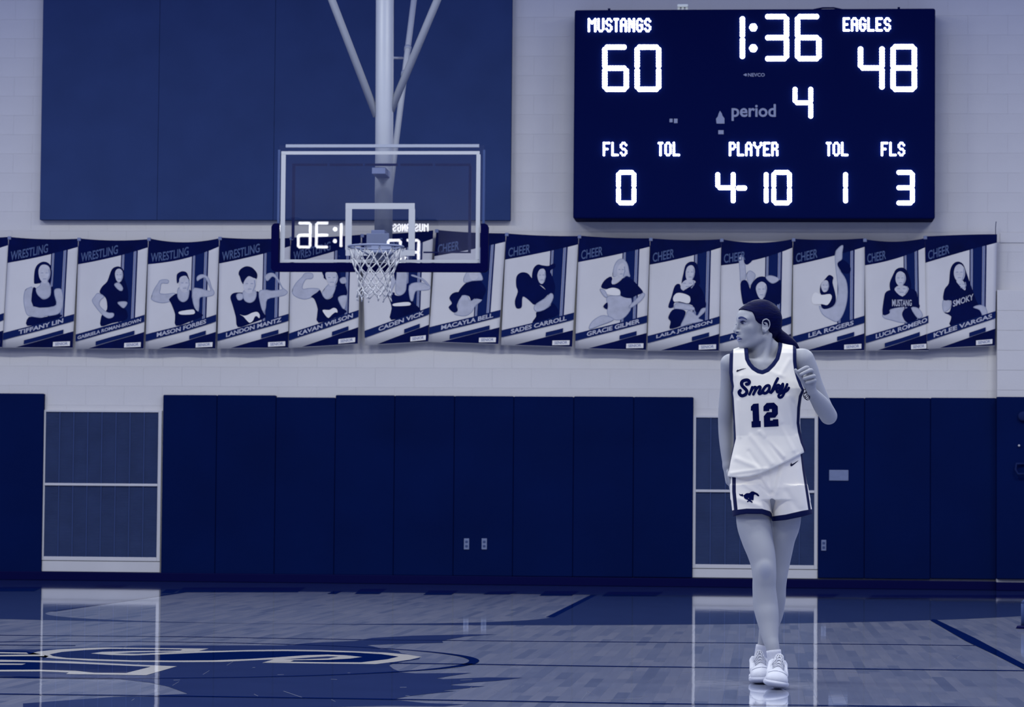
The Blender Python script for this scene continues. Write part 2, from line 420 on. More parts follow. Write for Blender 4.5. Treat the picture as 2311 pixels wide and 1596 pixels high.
floor_paint('logo_ribbon', [[(-60, 1494), (40, 1494), (90, 1495), (200, 1499), (340, 1505), (285, 1519), (213, 1518.5), (170, 1514), (90, 1511.5), (-60, 1512)]], M['logo_navy'], 4)
for pl in ([(-60, 1471), (60, 1473), (64, 1476), (-60, 1474)], [(-60, 1479), (100, 1477.3), (100, 1481), (-60, 1482)], [(-60, 1497), (58, 1498), (50, 1500.7), (-60, 1500.7)]):
    floor_paint('logo_ribbon_stripe', [pl], M['logo_white'], 5)
# centre circle and half-court line
RC, DH = 1.917, 12.406
t = np.linspace(0, 2 * math.pi, 161)[:-1]
floor_world('center_circle_line', [[(RC * math.cos(s), -DH - RC * math.sin(s)) for s in t], [((RC - .052) * math.cos(s), -DH - (RC - .052) * math.sin(s)) for s in t]], M['line'], 6)
def floor_line(name, pts, wd_, m=None):
    p = np.asarray(pts, float); up = p - [0, wd_ / 2]; dn = p + [0, wd_ / 2]
    return floor_paint(name, [list(map(tuple, up)) + list(map(tuple, dn[::-1]))], m or M['joint'], 6)
floor_line('half_court_line', [(880, 1496.8), (1087, 1499.5), (1200, 1501.5), (1450, 1505), (1900, 1509.5), (2311, 1514)], 1.9, M['line'])
floor_line('floor_joint', [(-40, 1433.5), (400, 1437), (800, 1443.5), (1200, 1447.5), (1700, 1451.5), (2200, 1457)], 1.2)
floor_line('floor_joint', [(-40, 1455.5), (170, 1457)], 1.6)
floor_line('floor_joint', [(-40, 1566), (400, 1571), (800, 1577), (1200, 1583.5), (1450, 1588), (2000, 1594), (2400, 1599)], 2.3, M['line'])
floor_line('floor_joint', [(-40, 1527.5), (120, 1528.5), (255, 1530)], 1.4, M['line'])
floor_paint('side_court_line', [[(2099, 1400), (2106, 1397.5), (2114, 1399), (2200, 1440), (2330, 1509), (2330, 1521), (2250, 1480), (2180, 1447)]], M['line'], 6)
pr = Print()
for k in range(70):
    x, y = random.uniform(150, 2300), random.uniform(1470, 1590); L = random.choice((6, 9, 14, 26)); s = random.choice((-0.04, 0.05, 0.02, -0.5, 0.6))
    pr.stroke([(x, y), (x + L / 2, y - s * L / 2), (x + L, y - s * L)], random.uniform(0.4, 0.8))
for x0, y0, x1, y1 in ((1255, 1583, 1450, 1577), (1312, 1580, 1328, 1560), (1822, 1533, 1852, 1596), (690, 1577, 640, 1560)):
    pr.stroke([(x0, y0), ((x0 + x1) / 2, (y0 + y1) / 2), (x1, y1)], 0.8)
o = pr.make('scuff_marks', lambda x, y: floor_pt(x, y, 0.0012), M['scuff'], floor); o['kind'] = 'stuff'

# ------------------------------------------------------------------ walls
XL, XR = -13.0, 13.0
wall = struct(box('wall_back', (XL, YW, -0.1), (XR, YW + 0.3, 9.0), M['wall']))
wall_op = struct(box('wall_front', (XL, -29.3, -0.1), (XR, -29.0, 9.0), M['wall']))
# painted concrete blocks wherever the wall shows
hidden = [(96, -200, 1150, 490), (1300, 26, 2106, 488), (100, 930, 356, 1288), (368, 905, 1560, 1400), (1570, 942, 1841, 1300), (1850, 905, 2400, 1400), (-60, 895, 92, 1400), (2254, 660, 2500, 1400), (30, 552, 800, 775), (990, 552, 2240, 775)]
bmesh_block = bpy.data.meshes.new('concrete_block')
_bm = bmesh.new(); add_box(_bm, (-0.1996, -0.004, -0.0996), (0.1996, 0.0, 0.0996)); _bm.to_mesh(bmesh_block); _bm.free(); bmesh_block.materials.append(M['wall'])
nblk = 0
for r in range(8, 36):
    z = 0.1 + r * 0.2
    for c in range(-20, 22):
        x = c * 0.4 + (0.2 if r % 2 else 0.0)
        cr = proj(np.array([(x - .2, YW, z - .1), (x + .2, YW, z + .1), (x, YW, z)]))
        if cr[:, 0].max() < -5 or cr[:, 0].min() > W + 5 or cr[0, 1] < -5: continue
        if any(h[0] < cr[0, 0] and cr[1, 0] < h[2] and h[1] < cr[1, 1] and cr[0, 1] < h[3] for h in hidden): continue
        if nblk >= 300: continue
        nblk += 1
        o = bpy.data.objects.new('concrete_block', bmesh_block); COL.objects.link(o); o.parent = wall; o.location = (x, YW, z)
WF = YW - 0.004                                   # block faces

# wall pads
PF = YW - 0.058
def pad(x0, x1, yt, yb, label, group=None, front=PF, back=WF):
    p, q = onY(x0, 1100, front), onY(x1, 1100, front); xm = min(max((x0 + x1) / 2, 0), W)
    zt, zb = onY(xm, yt, front)[2], onY(xm, yb, front)[2]
    t = thing('wall_pad', ((p[0] + q[0]) / 2, front, zb), label, 'wall pad', group)
    box('cushion', (p[0] + .0006, front, zb), (q[0] - .0006, back - 0.012, zt), M['pad'], t, 0.012, 3)
    box('backing_board', (p[0] + .0006, back - 0.012, zb + 0.004), (q[0] - .0006, back, zt - 0.004), M['base'], t)
    return t
pad(-38, 96, 888, 1294, 'navy vinyl wall pad between the frame edge and the grille without a person before it')
pad(-172, -38, 887, 1293, 'plain navy vinyl wall pad just past the pad at the frame edge')
pad(-306, -172, 887, 1293, 'plain navy vinyl wall pad two places past the pad at the frame edge')
mids = [(365, 487, 891.5), (487, 620.5, 892), (620.5, 755, 897), (755, 889, 892), (889, 1024, 893), (1024, 1158, 894), (1158, 1293.5, 895), (1293.5, 1429, 895), (1429, 1564, 896)]
for k, (a0, a1, yt) in enumerate(mids):
    yb = 1296 + (a0 - 365) * 0.0078
    if k == 2: pad(a0, a1, yt, yb, 'navy vinyl wall pad hung slightly lower than its neighbours under the hoop')
    elif k == 5: pad(a0, a1, yt, yb, 'navy vinyl wall pad with two pale outlet plates near its foot')
    else: pad(a0, a1, yt, yb, {0: 'plain navy vinyl wall pad touching the grille that nobody stands before', 1: 'plain navy vinyl wall pad, second from the grille that nobody stands before',
        3: 'plain navy vinyl wall pad beside the lower-hung pad, towards the pad with outlets', 4: 'plain navy vinyl wall pad beside the outlet pad, on its hoop side', 6: 'plain navy vinyl wall pad beside the outlet pad, on its player side',
        7: 'plain navy vinyl wall pad, second from the grille behind the player', 8: 'plain navy vinyl wall pad touching the grille behind the player'}[k], 'plain pads between the grilles')
pad(1846, 1951, 898, 1306, 'navy vinyl wall pad carrying a pale sign plate beside the grille behind the player')
for a0, a1 in ((1951, 2100), (2100, 2249)):
    pad(a0, a1, 898, 1307.5, 'plain navy vinyl wall pad beside the pad with the sign plate' if a0 < 2000 else 'plain navy vinyl wall pad next to the low white pier', 'plain pads by the pier')
pier_front = YW - 0.13
p0, p1 = onY(2250, 770, pier_front), onY(2311, 655, pier_front)
pier = struct(box('trim_1', (p0[0], pier_front + 0.004, 0), (p0[0] + 1.6, YW, p1[2]), M['wall'], None, 0.004))
for r in range(30):
    zb = r * 0.2
    if zb < 1.7 or zb > p1[2] - 0.02: continue
    for c in range(2):
        box('concrete_block', (p0[0] + 0.003 + c * 0.4, pier_front, zb + 0.0025), (p0[0] + 0.397 + c * 0.4, pier_front + 0.004, min(zb + 0.1975, p1[2] - 0.003)), M['wall'], pier, 0.001, 1)
pad(2249, 2390, 896, 1308, 'navy vinyl wall pad under the low white pier with dark hooks on it', None, pier_front - 0.055, pier_front)
bz = onY(1150, 1301.5, YW - 0.075)[2]
base = struct(box('baseboard_back', (XL, YW - 0.078, 0.0), (XR, WF, bz + 0.001), M['base'], None, 0.006))
pier_base = struct(box('baseboard_pier', (p0[0] - 0.01, pier_front - 0.072, 0.0), (p0[0] + 1.62, YW - 0.07, bz - 0.004), M['base'], None, 0.006))
# light trim band on the right end of the wall
t0, t1 = onY(2252, 526, WF), onY(2252, 548, WF)
struct(box('trim_2', (t0[0] + 0.02, WF - 0.012, t1[2]), (XR, WF, t0[2]), M['wall'], None, 0.003))

# ------------------------------------------------------------------ wall grilles
def grille(x0, x1, yt, ym, yb, ys, label):
    fr = WF - 0.03
    P = lambda px, py, y: onY(px, py, y)
    cx = (x0 + x1) / 2; X0, X1 = P(x0, 1100, fr)[0], P(x1, 1100, fr)[0]
    ZT, ZM, ZB, ZS = (P(cx, y, fr)[2] for y in (yt, ym, yb, ys))
    t = thing('wall_grille', ((X0 + X1) / 2, fr, ZS), label, 'grille')
    bar = 0.036
    for a_, b_ in ((X0, X0 + bar), (X1 - bar, X1)):
        box('frame_upright', (a_, fr, ZB), (b_, WF, ZT), M['frame'], t, 0.003)
    for z0, z1 in ((ZT - 0.02, ZT), (ZB, ZB + 0.04)):
        box('frame_rail', (X0 + bar, fr, z0), (X1 - bar, WF, z1), M['frame'], t, 0.003)
    box('middle_rail', (X0 + bar, fr - 0.004, ZM - 0.013), (X1 - bar, WF, ZM + 0.013), M['frame'], t, 0.003)
    box('sill_panel', (X0, fr + 0.006, ZS), (X1, WF, ZB - 0.006), M['frame'], t, 0.003)
    box('duct_back', (X0 + bar, WF - 0.006, ZB + 0.04), (X1 - bar, WF, ZT - 0.02), M['louver_dark'], t)
    for za, zb in ((ZM + 0.013, ZT - 0.02), (ZB + 0.04, ZM - 0.013)):
        v, f = [], []; n = int((zb - za) / 0.0125)
        for k in range(n):
            z = za + (k + 0.5) * (zb - za) / n; b = len(v); h = 0.0052
            v += [(X0 + bar, fr + 0.008, z - h), (X1 - bar, fr + 0.008, z - h), (X1 - bar, fr + 0.020, z + h), (X0 + bar, fr + 0.020, z + h),
                  (X0 + bar, fr + 0.010, z - h - .0012), (X1 - bar, fr + 0.010, z - h - .0012), (X1 - bar, fr + 0.0215, z + h - .0012), (X0 + bar, fr + 0.0215, z + h - .0012)]
            f += [(b, b + 1, b + 2, b + 3), (b + 7, b + 6, b + 5, b + 4), (b, b + 4, b + 5, b + 1)]
        o = mesh('louver_bank', v, f, M['louver'], t); o['kind'] = 'stuff'
        for k in range(1, 8):
            x = X0 + bar + (X1 - X0 - 2 * bar) * k / 8
            box('stiffener_bar', (x - 0.006, fr + 0.004, za), (x + 0.006, fr + 0.010, zb), M['louver_bar'], t)
    return t
grille(93, 363, 926, 1094, 1266, 1291, 'tall louvred wall grille in a pale frame with nothing standing before it')
grille(1562, 1846, 939, 1109, 1284, 1305, 'tall louvred wall grille in a pale frame behind the basketball player')

# outlet plates and sign plate
def plate(cx, cy, w, h, label, front, group=None, name='outlet_plate', cat='outlet'):
    p = onY(cx, cy, front); s = F / 31.5
    t = thing(name, (p[0], front, p[2]), label, cat, group)
    box('cover', (p[0] - w / s / 2, front - 0.008, p[2] - h / s / 2), (p[0] + w / s / 2, front, p[2] + h / s / 2), M['plate'], t, 0.003)
    if name == 'outlet_plate':
        for dz in (-0.022, 0.022):
            box('socket', (p[0] - 0.013, front - 0.0095, p[2] + dz - 0.012), (p[0] + 0.013, front - 0.007, p[2] + dz + 0.012), M['louver'], t, 0.003)
    return t
for cx, lb in ((1053, 'small pale outlet plate of a pair, the one nearer the hoop'), (1093, 'small pale outlet plate of a pair, the one nearer the player')): plate(cx, 1228, 12, 25, lb, PF, 'paired outlet plates')
plate(1859, 1231, 11, 24, 'small pale outlet plate low on the pad beneath the sign plate', PF)
plate(1893, 1073, 43, 24, 'blank pale rectangular sign plate on the navy pad beside the player', PF, None, 'sign_plate', 'sign')
# dark hooks at the right edge
hk = thing('wall_hook', onY(2303, 1050, pier_front - 0.06), 'dark bracket with a rounded knob at the edge of the pad under the pier', 'hook')
hp = lambda x, y, d=0.0: tuple(onY(x, y, pier_front - 0.065 - d))
tube('bracket', [hp(2316, 1047, .01), hp(2294, 1047, .03), hp(2292, 1060, .04), hp(2297, 1070, .05), hp(2318, 1070, .05)], 0.012, M['seam'], hk)
bm = bmesh.new(); bmesh.ops.create_uvsphere(bm, u_segments=16, v_segments=10, radius=0.05)
for v_ in bm.verts: v_.co = Vector(hp(2309, 940, .02)) + Vector((v_.co.x, v_.co.y * 0.5, v_.co.z))
bm_obj('knob', bm, M['seam'], hk, True)
bm = bmesh.new(); bmesh.ops.create_uvsphere(bm, u_segments=12, v_segments=8, radius=0.012)
for v_ in bm.verts: v_.co = Vector(hp(2300, 1006, .01)) + v_.co
bm_obj('rivet', bm, M['frame'], hk, True)
ft = onZ(2309, 1419, 0.0)
fo = thing('floor_stand', ft, 'short pale post on a dark foot standing on the floor at the court side', 'stand')
tube('post', [(ft[0], ft[1], 0.02), (ft[0], ft[1], 0.17)], 0.014, M['louver_bar'], fo)
tube('cap', [(ft[0] - 0.004, ft[1], 0.17), (ft[0] + 0.03, ft[1], 0.20)], 0.014, M['louver'], fo)
tube('foot', [(ft[0], ft[1], 0.0), (ft[0], ft[1], 0.02)], [0.05, 0.04], M['base'], fo)

# ------------------------------------------------------------------ blue wall panel above the banners
pf = YW - 0.10
pb = onY(620, 497, pf)[2]
xs_ = [onY(x, 300, pf)[0] for x in (92.5, 357, 618.5, 886, 1153.5)]
pt = thing('acoustic_panel', ((xs_[0] + xs_[-1]) / 2, pf, pb), 'large blue fabric wall panel behind the basketball goal', 'panel')
for k in range(4):
    box('panel_section', (xs_[k] + 0.0008, pf, pb), (xs_[k + 1] - 0.0008, YW - 0.024, 6.9), M['panel'], pt, 0.005, 2)

# ------------------------------------------------------------------ scoreboard
SBF = YW - 0.40
def fpt(px, py, off=0.0):
    p = onY(px, py, SBF); return (p[0], SBF - off, p[2])
a_, b_ = fpt(1295, 258), fpt(2110.5, 258); zt_, zb_ = fpt(1703, 20.5)[2], fpt(1703, 494)[2]
sb = thing('scoreboard', ((a_[0] + b_[0]) / 2, SBF, zb_), 'large navy scoreboard with white lit digits on the wall beside the blue panel', 'scoreboard')
box('cabinet', (a_[0], SBF, zb_), (b_[0], WF, zt_), M['board'], sb, 0.02, 3)
for px in (1374, 2029):
    h0 = fpt(px, 21)
    box('hanger_tab', (h0[0] - 0.012, SBF + 0.05, zt_ - 0.01), (h0[0] + 0.012, SBF + 0.07, zt_ + 0.022), M['board'], sb)
h0 = fpt(1868, 21); tube('cable_loop', [(h0[0] - .14, SBF + .06, zt_), (h0[0] - .05, SBF + .06, zt_ + .018), (h0[0] + .06, SBF + .06, zt_ + .018), (h0[0] + .14, SBF + .06, zt_)], 0.008, M['board'], sb)
PXM = 31.2 / F
def leds(name, pts, r, parent=sb):
    v, f = [], []
    for x, y in pts:
        c = np.array(fpt(x, y)); b = len(v); n = 10; rr = r * PXM
        v.append((c[0], c[1] - 0.018, c[2]))
        for j in range(n):
            t_ = 2 * math.pi * j / n; v.append((c[0] + rr * .82 * math.cos(t_), c[1] - 0.015, c[2] + rr * .82 * math.sin(t_)))
        for j in range(n):
            t_ = 2 * math.pi * j / n; v.append((c[0] + rr * math.cos(t_), c[1] - 0.001, c[2] + rr * math.sin(t_)))
        for j in range(n):
            k = (j + 1) % n
            f += [(b, b + 1 + j, b + 1 + k), (b + 1 + j, b + 1 + n + j, b + 1 + n + k, b + 1 + k)]
    return mesh(name, v, f, M['led'], parent)
SEG = {'0': 'abcdef', '1': 'bc', '3': 'abgcd', '4': 'fgbc', '6': 'afgedc', '8': 'abcdefg'}
def digit(ch, x0, y0, x1, y1, w):
    L, R, T, B = x0 + w / 2, x1 - w / 2, y0 + w / 2, y1 - w / 2; Mi = (T + B) / 2; i = w * 0.42
    S = {'a': ((L + i, T), (R - i, T)), 'g': ((L + i, Mi), (R - i, Mi)), 'd': ((L + i, B), (R - i, B)),
         'f': ((L, T + i), (L, Mi - i)), 'b': ((R, T + i), (R, Mi - i)), 'e': ((L, Mi + i), (L, B - i)), 'c': ((R, Mi + i), (R, B - i))}
    pts = []
    for s in SEG[ch]:
        (ax, ay), (bx_, by_) = S[s]; n = max(2, int(round(math.hypot(bx_ - ax, by_ - ay) / (w * 0.47))) + 1)
        pts += [(ax + (bx_ - ax) * k / (n - 1), ay + (by_ - ay) * k / (n - 1)) for k in range(n)]
    return leds('digit', pts, w / 2 - 0.6)
for ch, x0, y0, x1, y1 in (('6', 1358.5, 100, 1420, 208), ('0', 1431.5, 100, 1493, 208), ('3', 1721, 31, 1781.5, 139), ('6', 1793.5, 31, 1854.5, 139),
        ('1', 1620, 31, 1682, 139), ('4', 1935.5, 99, 1997, 208), ('8', 2009, 99, 2070, 208)):
    digit(ch, x0, y0, x1, y1, 13)
for ch, x0, y0, x1, y1 in (('4', 1788.5, 191, 1835.5, 273), ('0', 1390, 383.5, 1436.5, 464), ('4', 1614, 383.5, 1660.5, 464), ('1', 1688, 383.5, 1735, 464),
        ('0', 1740.5, 383.5, 1787.5, 464), ('1', 1867, 383.5, 1914, 464), ('3', 2018, 383.5, 2065, 464)):
    digit(ch, x0, y0, x1, y1, 11.6)
leds('dash', [(1667 + 3.3 * k, 424.5) for k in range(5)], 5.6)
for cy in (62, 109):
    leds('clock_colon', [(1700, cy)] + [(1700 + 4 * math.cos(k * math.pi / 3), cy + 4 * math.sin(k * math.pi / 3)) for k in range(6)], 5.2)
FONT = {'M': '#...#/##.##/#.#.#/#...#/#...#/#...#/#...#', 'U': '#..#/#..#/#..#/#..#/#..#/#..#/.##.', 'S': '.##./#..#/#.../.##./...#/#..#/.##.',
        'T': '###/.#./.#./.#./.#./.#./.#.', 'A': '.##./#..#/#..#/####/#..#/#..#/#..#', 'N': '#..#/##.#/##.#/#.##/#.##/#..#/#..#', 'G': '.##./#..#/#.../#.##/#..#/#..#/.##.',
        'E': '####/#.../#.../###./#.../#.../####', 'L': '#.../#.../#.../#.../#.../#.../####', 'F': '####/#.../#.../###./#.../#.../#...', 'O': '.##./#..#/#..#/#..#/#..#/#..#/.##.',
        'P': '###./#..#/#..#/###./#.../#.../#...', 'Y': '#...#/#...#/.#.#./..#../..#../..#../..#..', 'R': '###./#..#/#..#/###./#..#/#..#/#..#'}
def led_word(s, x0, x1, y0, y1):
    cols = sum(len(FONT[c].split('/')[0]) for c in s) + (len(s) - 1) * 1.1; r = 4.0
    sx = (x1 - x0 - 2 * r) / (cols - 1); sy = (y1 - y0 - 2 * r) / 6; x = x0 + r; pts = []
    for c in s:
        rows = FONT[c].split('/')
        for j, row in enumerate(rows):
            for i, ch in enumerate(row):
                if ch == '#': pts.append((x + i * sx, y0 + r + j * sy))
        x += (len(rows[0]) + 1.1) * sx
    return leds('lit_word', pts, 2.5)
for s, x0, x1, y0, y1 in (('MUSTANGS', 1325, 1471, 39.5, 74), ('EAGLES', 1900.5, 2012, 38, 72.5), ('FLS', 1359, 1417, 319, 354), ('TOL', 1483, 1536, 319, 354),
        ('PLAYER', 1643.5, 1758, 319, 354), ('TOL', 1862.5, 1916, 319, 354), ('FLS', 1986.5, 2044, 319, 354)):
    led_word(s, x0, x1, y0, y1)
pr = Print(); V, Fc, asp = text_tris('period', 0.02)
pr.tris(np.stack([1651 + V[:, 0] * 100, 273 - V[:, 1] * 38], -1), Fc)
pr.make('period_print', lambda x, y: fpt(x, y, 0.002), M['board_print'], sb)
pr = Print(); V, Fc, asp = text_tris('NEVCO', 0.02)
pr.tris(np.stack([1688 + V[:, 0] * 38, 173 - V[:, 1] * 8], -1), Fc); pr.poly([[(1677, 169), (1684, 165.5), (1686, 169), (1684, 172.5)]])
pr.make('maker_print', lambda x, y: fpt(x, y, 0.002), M['board_print'], sb)
pr = Print(); pr.poly([[(1625, 250), (1629, 256), (1631, 262), (1635, 267), (1635, 279), (1617, 279), (1616, 268), (1620, 263), (1622, 256)]])
pr.make('arrow_print', lambda x, y: fpt(x, y, 0.002), M['board_print'], sb)
for x0, y0, x1, y1 in ((1621, 294, 1633, 303), (1511, 268, 1518, 276), (1521, 268, 1529, 278)):
    pr = Print(); pr.poly([[(x0, y0), (x1, y0), (x1, y1), (x0, y1)]]); pr.make('lamp_print', lambda x, y: fpt(x, y, 0.002), M['board_print'], sb)
# little receiver on top
rc = fpt(1540.5, 15)
rt = thing('receiver_box', (rc[0], SBF + 0.06, zt_), 'tiny white receiver box standing on top of the scoreboard', 'receiver')
box('housing', (rc[0] - 0.055, SBF + 0.03, zt_ + 0.028), (rc[0] + 0.055, SBF + 0.10, zt_ + 0.06), M['white_box'], rt, 0.008)
for s in (-1, 0, 1):
    box('foot', (rc[0] + s * 0.04 - 0.012, SBF + 0.045, zt_), (rc[0] + s * 0.04 + 0.012, SBF + 0.085, zt_ + 0.03), M['white_box'], rt)
# the matching scoreboard on the opposite wall, seen mirrored in the backboard glass
YBD = -1.22
vm = onY(724, 530.5, 2 * YBD + 29.0 - 0.40)      # mirrored middle of its clock
clock = np.array(fpt(1757, 85))
def copy_tree(root, loc, rot, label):
    r = root.copy(); COL.objects.link(r); r.location = loc; r.rotation_euler = (0, 0, rot); r['label'] = label
    for ch in list(root.children):
        c = ch.copy(); COL.objects.link(c); c.parent = r; c.matrix_parent_inverse = Matrix.Translation(-Vector(root.location))
    return r
sloc = np.array(sb.location)
off = clock - sloc
copy_tree(sb, (float(vm[0] + off[0]), -29.0 + 0.40, float(vm[2] - off[2])), math.pi, 'matching scoreboard on the opposite wall, seen only mirrored in the backboard glass')
# ------------------------------------------------------------------ basketball goal
YM = YBD + 0.42                                   # mast plane, behind the board
bpt = lambda px, py, d=0.0: (lambda p: (p[0], YBD - d, p[2]))(onY(px, py, YBD))
mp_ = lambda px, py, y: tuple(onY(px, py, y))
bl, br = bpt(629, 470)[0], bpt(1091, 470)[0]; bt, bb = bpt(860, 328)[2], bpt(860, 603)[2]
bc = (bl + br) / 2
goal = thing('basketball_goal', (bc, YBD, bb), 'white ceiling-hung basketball goal with glass backboard, hoop and net', 'basketball goal')
m0, m1 = mp_(843.5, 500, YM)[0], mp_(887, 300, YM)[0]; mr_ = (m1 - m0) / 2; mx_ = mp_(867, 0, YM)[0]; mx1_ = mp_(865, 540, YM)[0]
tube('mast', [(mx1_, YM, mp_(865, 545, YM)[2]), (mx1_, YM, mp_(865, 330, YM)[2]), (mx_ + (mx_ - mx1_), YM, 8.6)], mr_ * 0.98, M['steel'], goal, 24)
def extend(a, b, z):
    a, b = np.array(a), np.array(b); t_ = (z - a[2]) / (b[2] - a[2]); return tuple(a + (b - a) * t_)
for (x0, y0), (x1, y1) in (((850, 262), (749, 0)), ((882, 250), (987, 0))):
    A, B = mp_(x0, y0, YM), mp_(x1, y1, YM)
    tube('brace', [A, extend(A, B, 8.6)], 0.034, M['steel'], goal, 14)
A = mp_(880, 430, YM + 0.12); Bq = mp_(934, 0, YM + 1.5)
bk = tube('back_brace', [A, extend(A, Bq, 8.6)], 0.028, M['steel'], goal, 14)
A_, B_ = np.array(A), np.array(Bq)
for k in (0.735, 0.60):
    c0 = A_ + (B_ - A_) * k; dv = (B_ - A_) / np.linalg.norm(B_ - A_)
    tube('collar', [c0 - dv * 0.02, c0 + dv * 0.02], 0.034, M['alu'], bk, 14)
tube('link_bar', [mp_(880, 131, YM + 0.05), mp_(908, 131, YM + 0.9)], 0.012, M['steel'], goal, 8)
for z in (bt - 0.22, bb + 0.30):
    box('mount_arm', (mx1_ - 0.06, YBD + 0.03, z - 0.03), (mx1_ + 0.06, YM, z + 0.03), M['inkmid'], goal, 0.005)
box('mount_plate', (mx1_ - 0.10, YBD + 0.022, bb + 0.08), (mx1_ + 0.10, YBD + 0.034, bb + 0.30), M['rim'], goal, 0.004)
board = box('backboard', (bl, YBD, bb), (br, YBD + 0.012, bt), M['glass'], goal)
def strip_rect(name, x0, y0, x1, y1, m, d0, d1):
    p, q_ = bpt(x0, y0), bpt(x1, y1)
    return box(name, (p[0], YBD - d1, q_[2]), (q_[0], YBD - d0, p[2]), m, board)
def frame_rect(name, x0, y0, x1, y1, w, m, d0, d1, sides='tblr'):
    pr_ = []
    if 't' in sides: strip_rect(name, x0, y0, x1, y0 + w, m, d0, d1)
    if 'b' in sides: strip_rect(name, x0, y1 - w, x1, y1, m, d0, d1)
    if 'l' in sides: strip_rect(name, x0, y0 + w, x0 + w, y1 - w, m, d0, d1)
    if 'r' in sides: strip_rect(name, x1 - w, y0 + w, x1, y1 - w, m, d0, d1)
frame_rect('border_marking', 635, 341.5, 1082.5, 593, 7.2, M['white_line'], 0.0005, 0.002)
frame_rect('shooter_square', 780, 458.5, 936, 577.5, 13.5, M['white_line'], 0.0005, 0.002)
strip_rect('frame_edge', 645, 326, 1081, 332.5, M['alu'], -0.03, 0.004)
strip_rect('frame_edge', 1090, 338, 1093.5, 505, M['louver_bar'], -0.03, 0.002)
strip_rect('frame_edge', 627.5, 338, 630.5, 505, M['louver'], -0.03, 0.002)
for x0, x1 in ((659, 738), (743, 818), (823, 897), (903, 976), (982, 1062)):
    strip_rect('light_strip', x0, 368.5, x1, 374, M['strip'], -0.03, -0.018)
strip_rect('light_strip', 659, 374, 663.5, 540, M['strip'], -0.03, -0.018); strip_rect('light_strip', 1057.5, 374, 1062, 569, M['strip'], -0.03, -0.018)
strip_rect('light_strip', 955, 567.5, 1062, 571, M['strip'], -0.03, -0.018)
# U-shaped edge padding
p_ol, p_or, p_il, p_ir = (bpt(x, 560)[0] for x in (613, 1102.5, 629.5, 1085)); pz_t, pz_b, pz_i = (bpt(860, y)[2] for y in (505, 614, 594))
bm = bmesh.new()
out = [(p_ol, pz_t - .03), (p_ol + .012, pz_t - .008), (p_ol + .03, pz_t), (p_il, pz_t), (p_il, pz_i), (p_ir, pz_i), (p_ir, pz_t), (p_or - .03, pz_t), (p_or - .012, pz_t - .008), (p_or, pz_t - .03),
       (p_or, pz_b + .03), (p_or - .012, pz_b + .01), (p_or - .03, pz_b), (p_ol + .03, pz_b), (p_ol + .012, pz_b + .01), (p_ol, pz_b + .03)]
V2, F2 = fill2d([out])
fv = [bm.verts.new((x, YBD - 0.03, z)) for x, z in V2]; bv = [bm.verts.new((x, YBD + 0.03, z)) for x, z in V2]
for t3 in F2: bm.faces.new([fv[i] for i in t3]); bm.faces.new([bv[i] for i in t3[::-1]])
for e_ in [e_ for e_ in bm.edges if e_.is_boundary and e_.verts[0].co.y < YBD]:
    i, j = (fv.index(v_) for v_ in e_.verts); bm.faces.new((fv[i], bv[i], bv[j], fv[j]))
bm_obj('edge_padding', bm, M['goal_pad'], board)
# hoop
rz = 3.05; ry = YBD - 0.15 - 0.2286; rx = onY(848.5, 556, ry)[0]; rz = onY(848.5, 557, ry)[2]; RR = 0.2370
hoop = tube('hoop', [(rx + RR * math.cos(t_), ry + RR * math.sin(t_), rz) for t_ in np.linspace(0, 2 * math.pi, 49)[:-1]], 0.0098, M['rim'], goal, 10, True)
box('hoop_bracket', (rx - 0.075, YBD - 0.16, rz - 0.035), (rx + 0.075, YBD - 0.0, rz - 0.008), M['rim'], hoop, 0.006)
box('hoop_plate', (rx - 0.09, YBD - 0.012, rz - 0.09), (rx + 0.09, YBD - 0.002, rz + 0.04), M['rim'], hoop, 0.004)
for s in (-1, 1):
    tube('hoop_strut', [(rx + s * 0.06, YBD - 0.02, rz - 0.07), (rx + s * 0.16, ry + 0.16, rz - 0.012)], 0.008, M['rim'], hoop, 8)
for k in range(12):
    t_ = 2 * math.pi * (k + .5) / 12; c0 = Vector((rx + RR * math.cos(t_), ry + RR * math.sin(t_), rz - 0.010))
    tube('net_hook', [c0 + Vector((0.008 * math.cos(u_), 0, -0.011 + 0.010 * math.sin(u_))) for u_ in np.linspace(0.3, 5.9, 8)], 0.003, M['rim'], hoop, 5)
lv = [(0.0, 0.228), (-0.095, 0.205), (-0.165, 0.178), (-0.225, 0.152), (-0.28, 0.138), (-0.33, 0.135), (-0.375, 0.142), (-0.415, 0.150)]
bm = bmesh.new(); nd = {}
for l, (dz, r_) in enumerate(lv):
    for k in range(12):
        t_ = 2 * math.pi * (k + .5 + (0.5 if l % 2 else 0) + l * 0.10) / 12; j_ = 0.012 * l / 7
        nd[l, k] = Vector((rx + r_ * math.cos(t_) + random.uniform(-j_, j_) - 0.02 * l / 7, ry + r_ * math.sin(t_), rz - 0.02 + dz + random.uniform(-j_, j_)))
for l in range(len(lv) - 1):
    for k in range(12):
        for k2 in ((k, (k - 1) % 12) if l % 2 == 0 else (k, (k + 1) % 12)):
            A, B = nd[l, k], nd[l + 1, k2]; md = (A + B) / 2 + Vector((random.uniform(-.004, .004), 0, -0.004))
            add_tube(bm, [A, md, B], 0.0058 if l > 0 else 0.005, 6)
    for k in range(12):
        if l > 0: add_box(bm, nd[l, k] - Vector((.008, .008, .009)), nd[l, k] + Vector((.008, .008, .009)), 0.003, 1)
for k in range(12):
    A = nd[len(lv) - 1, k]; add_tube(bm, [A, A + Vector((random.uniform(-.015, .015), random.uniform(-.015, .015), -0.03))], 0.006, 6)
bm_obj('net', bm, M['net'], goal, True)

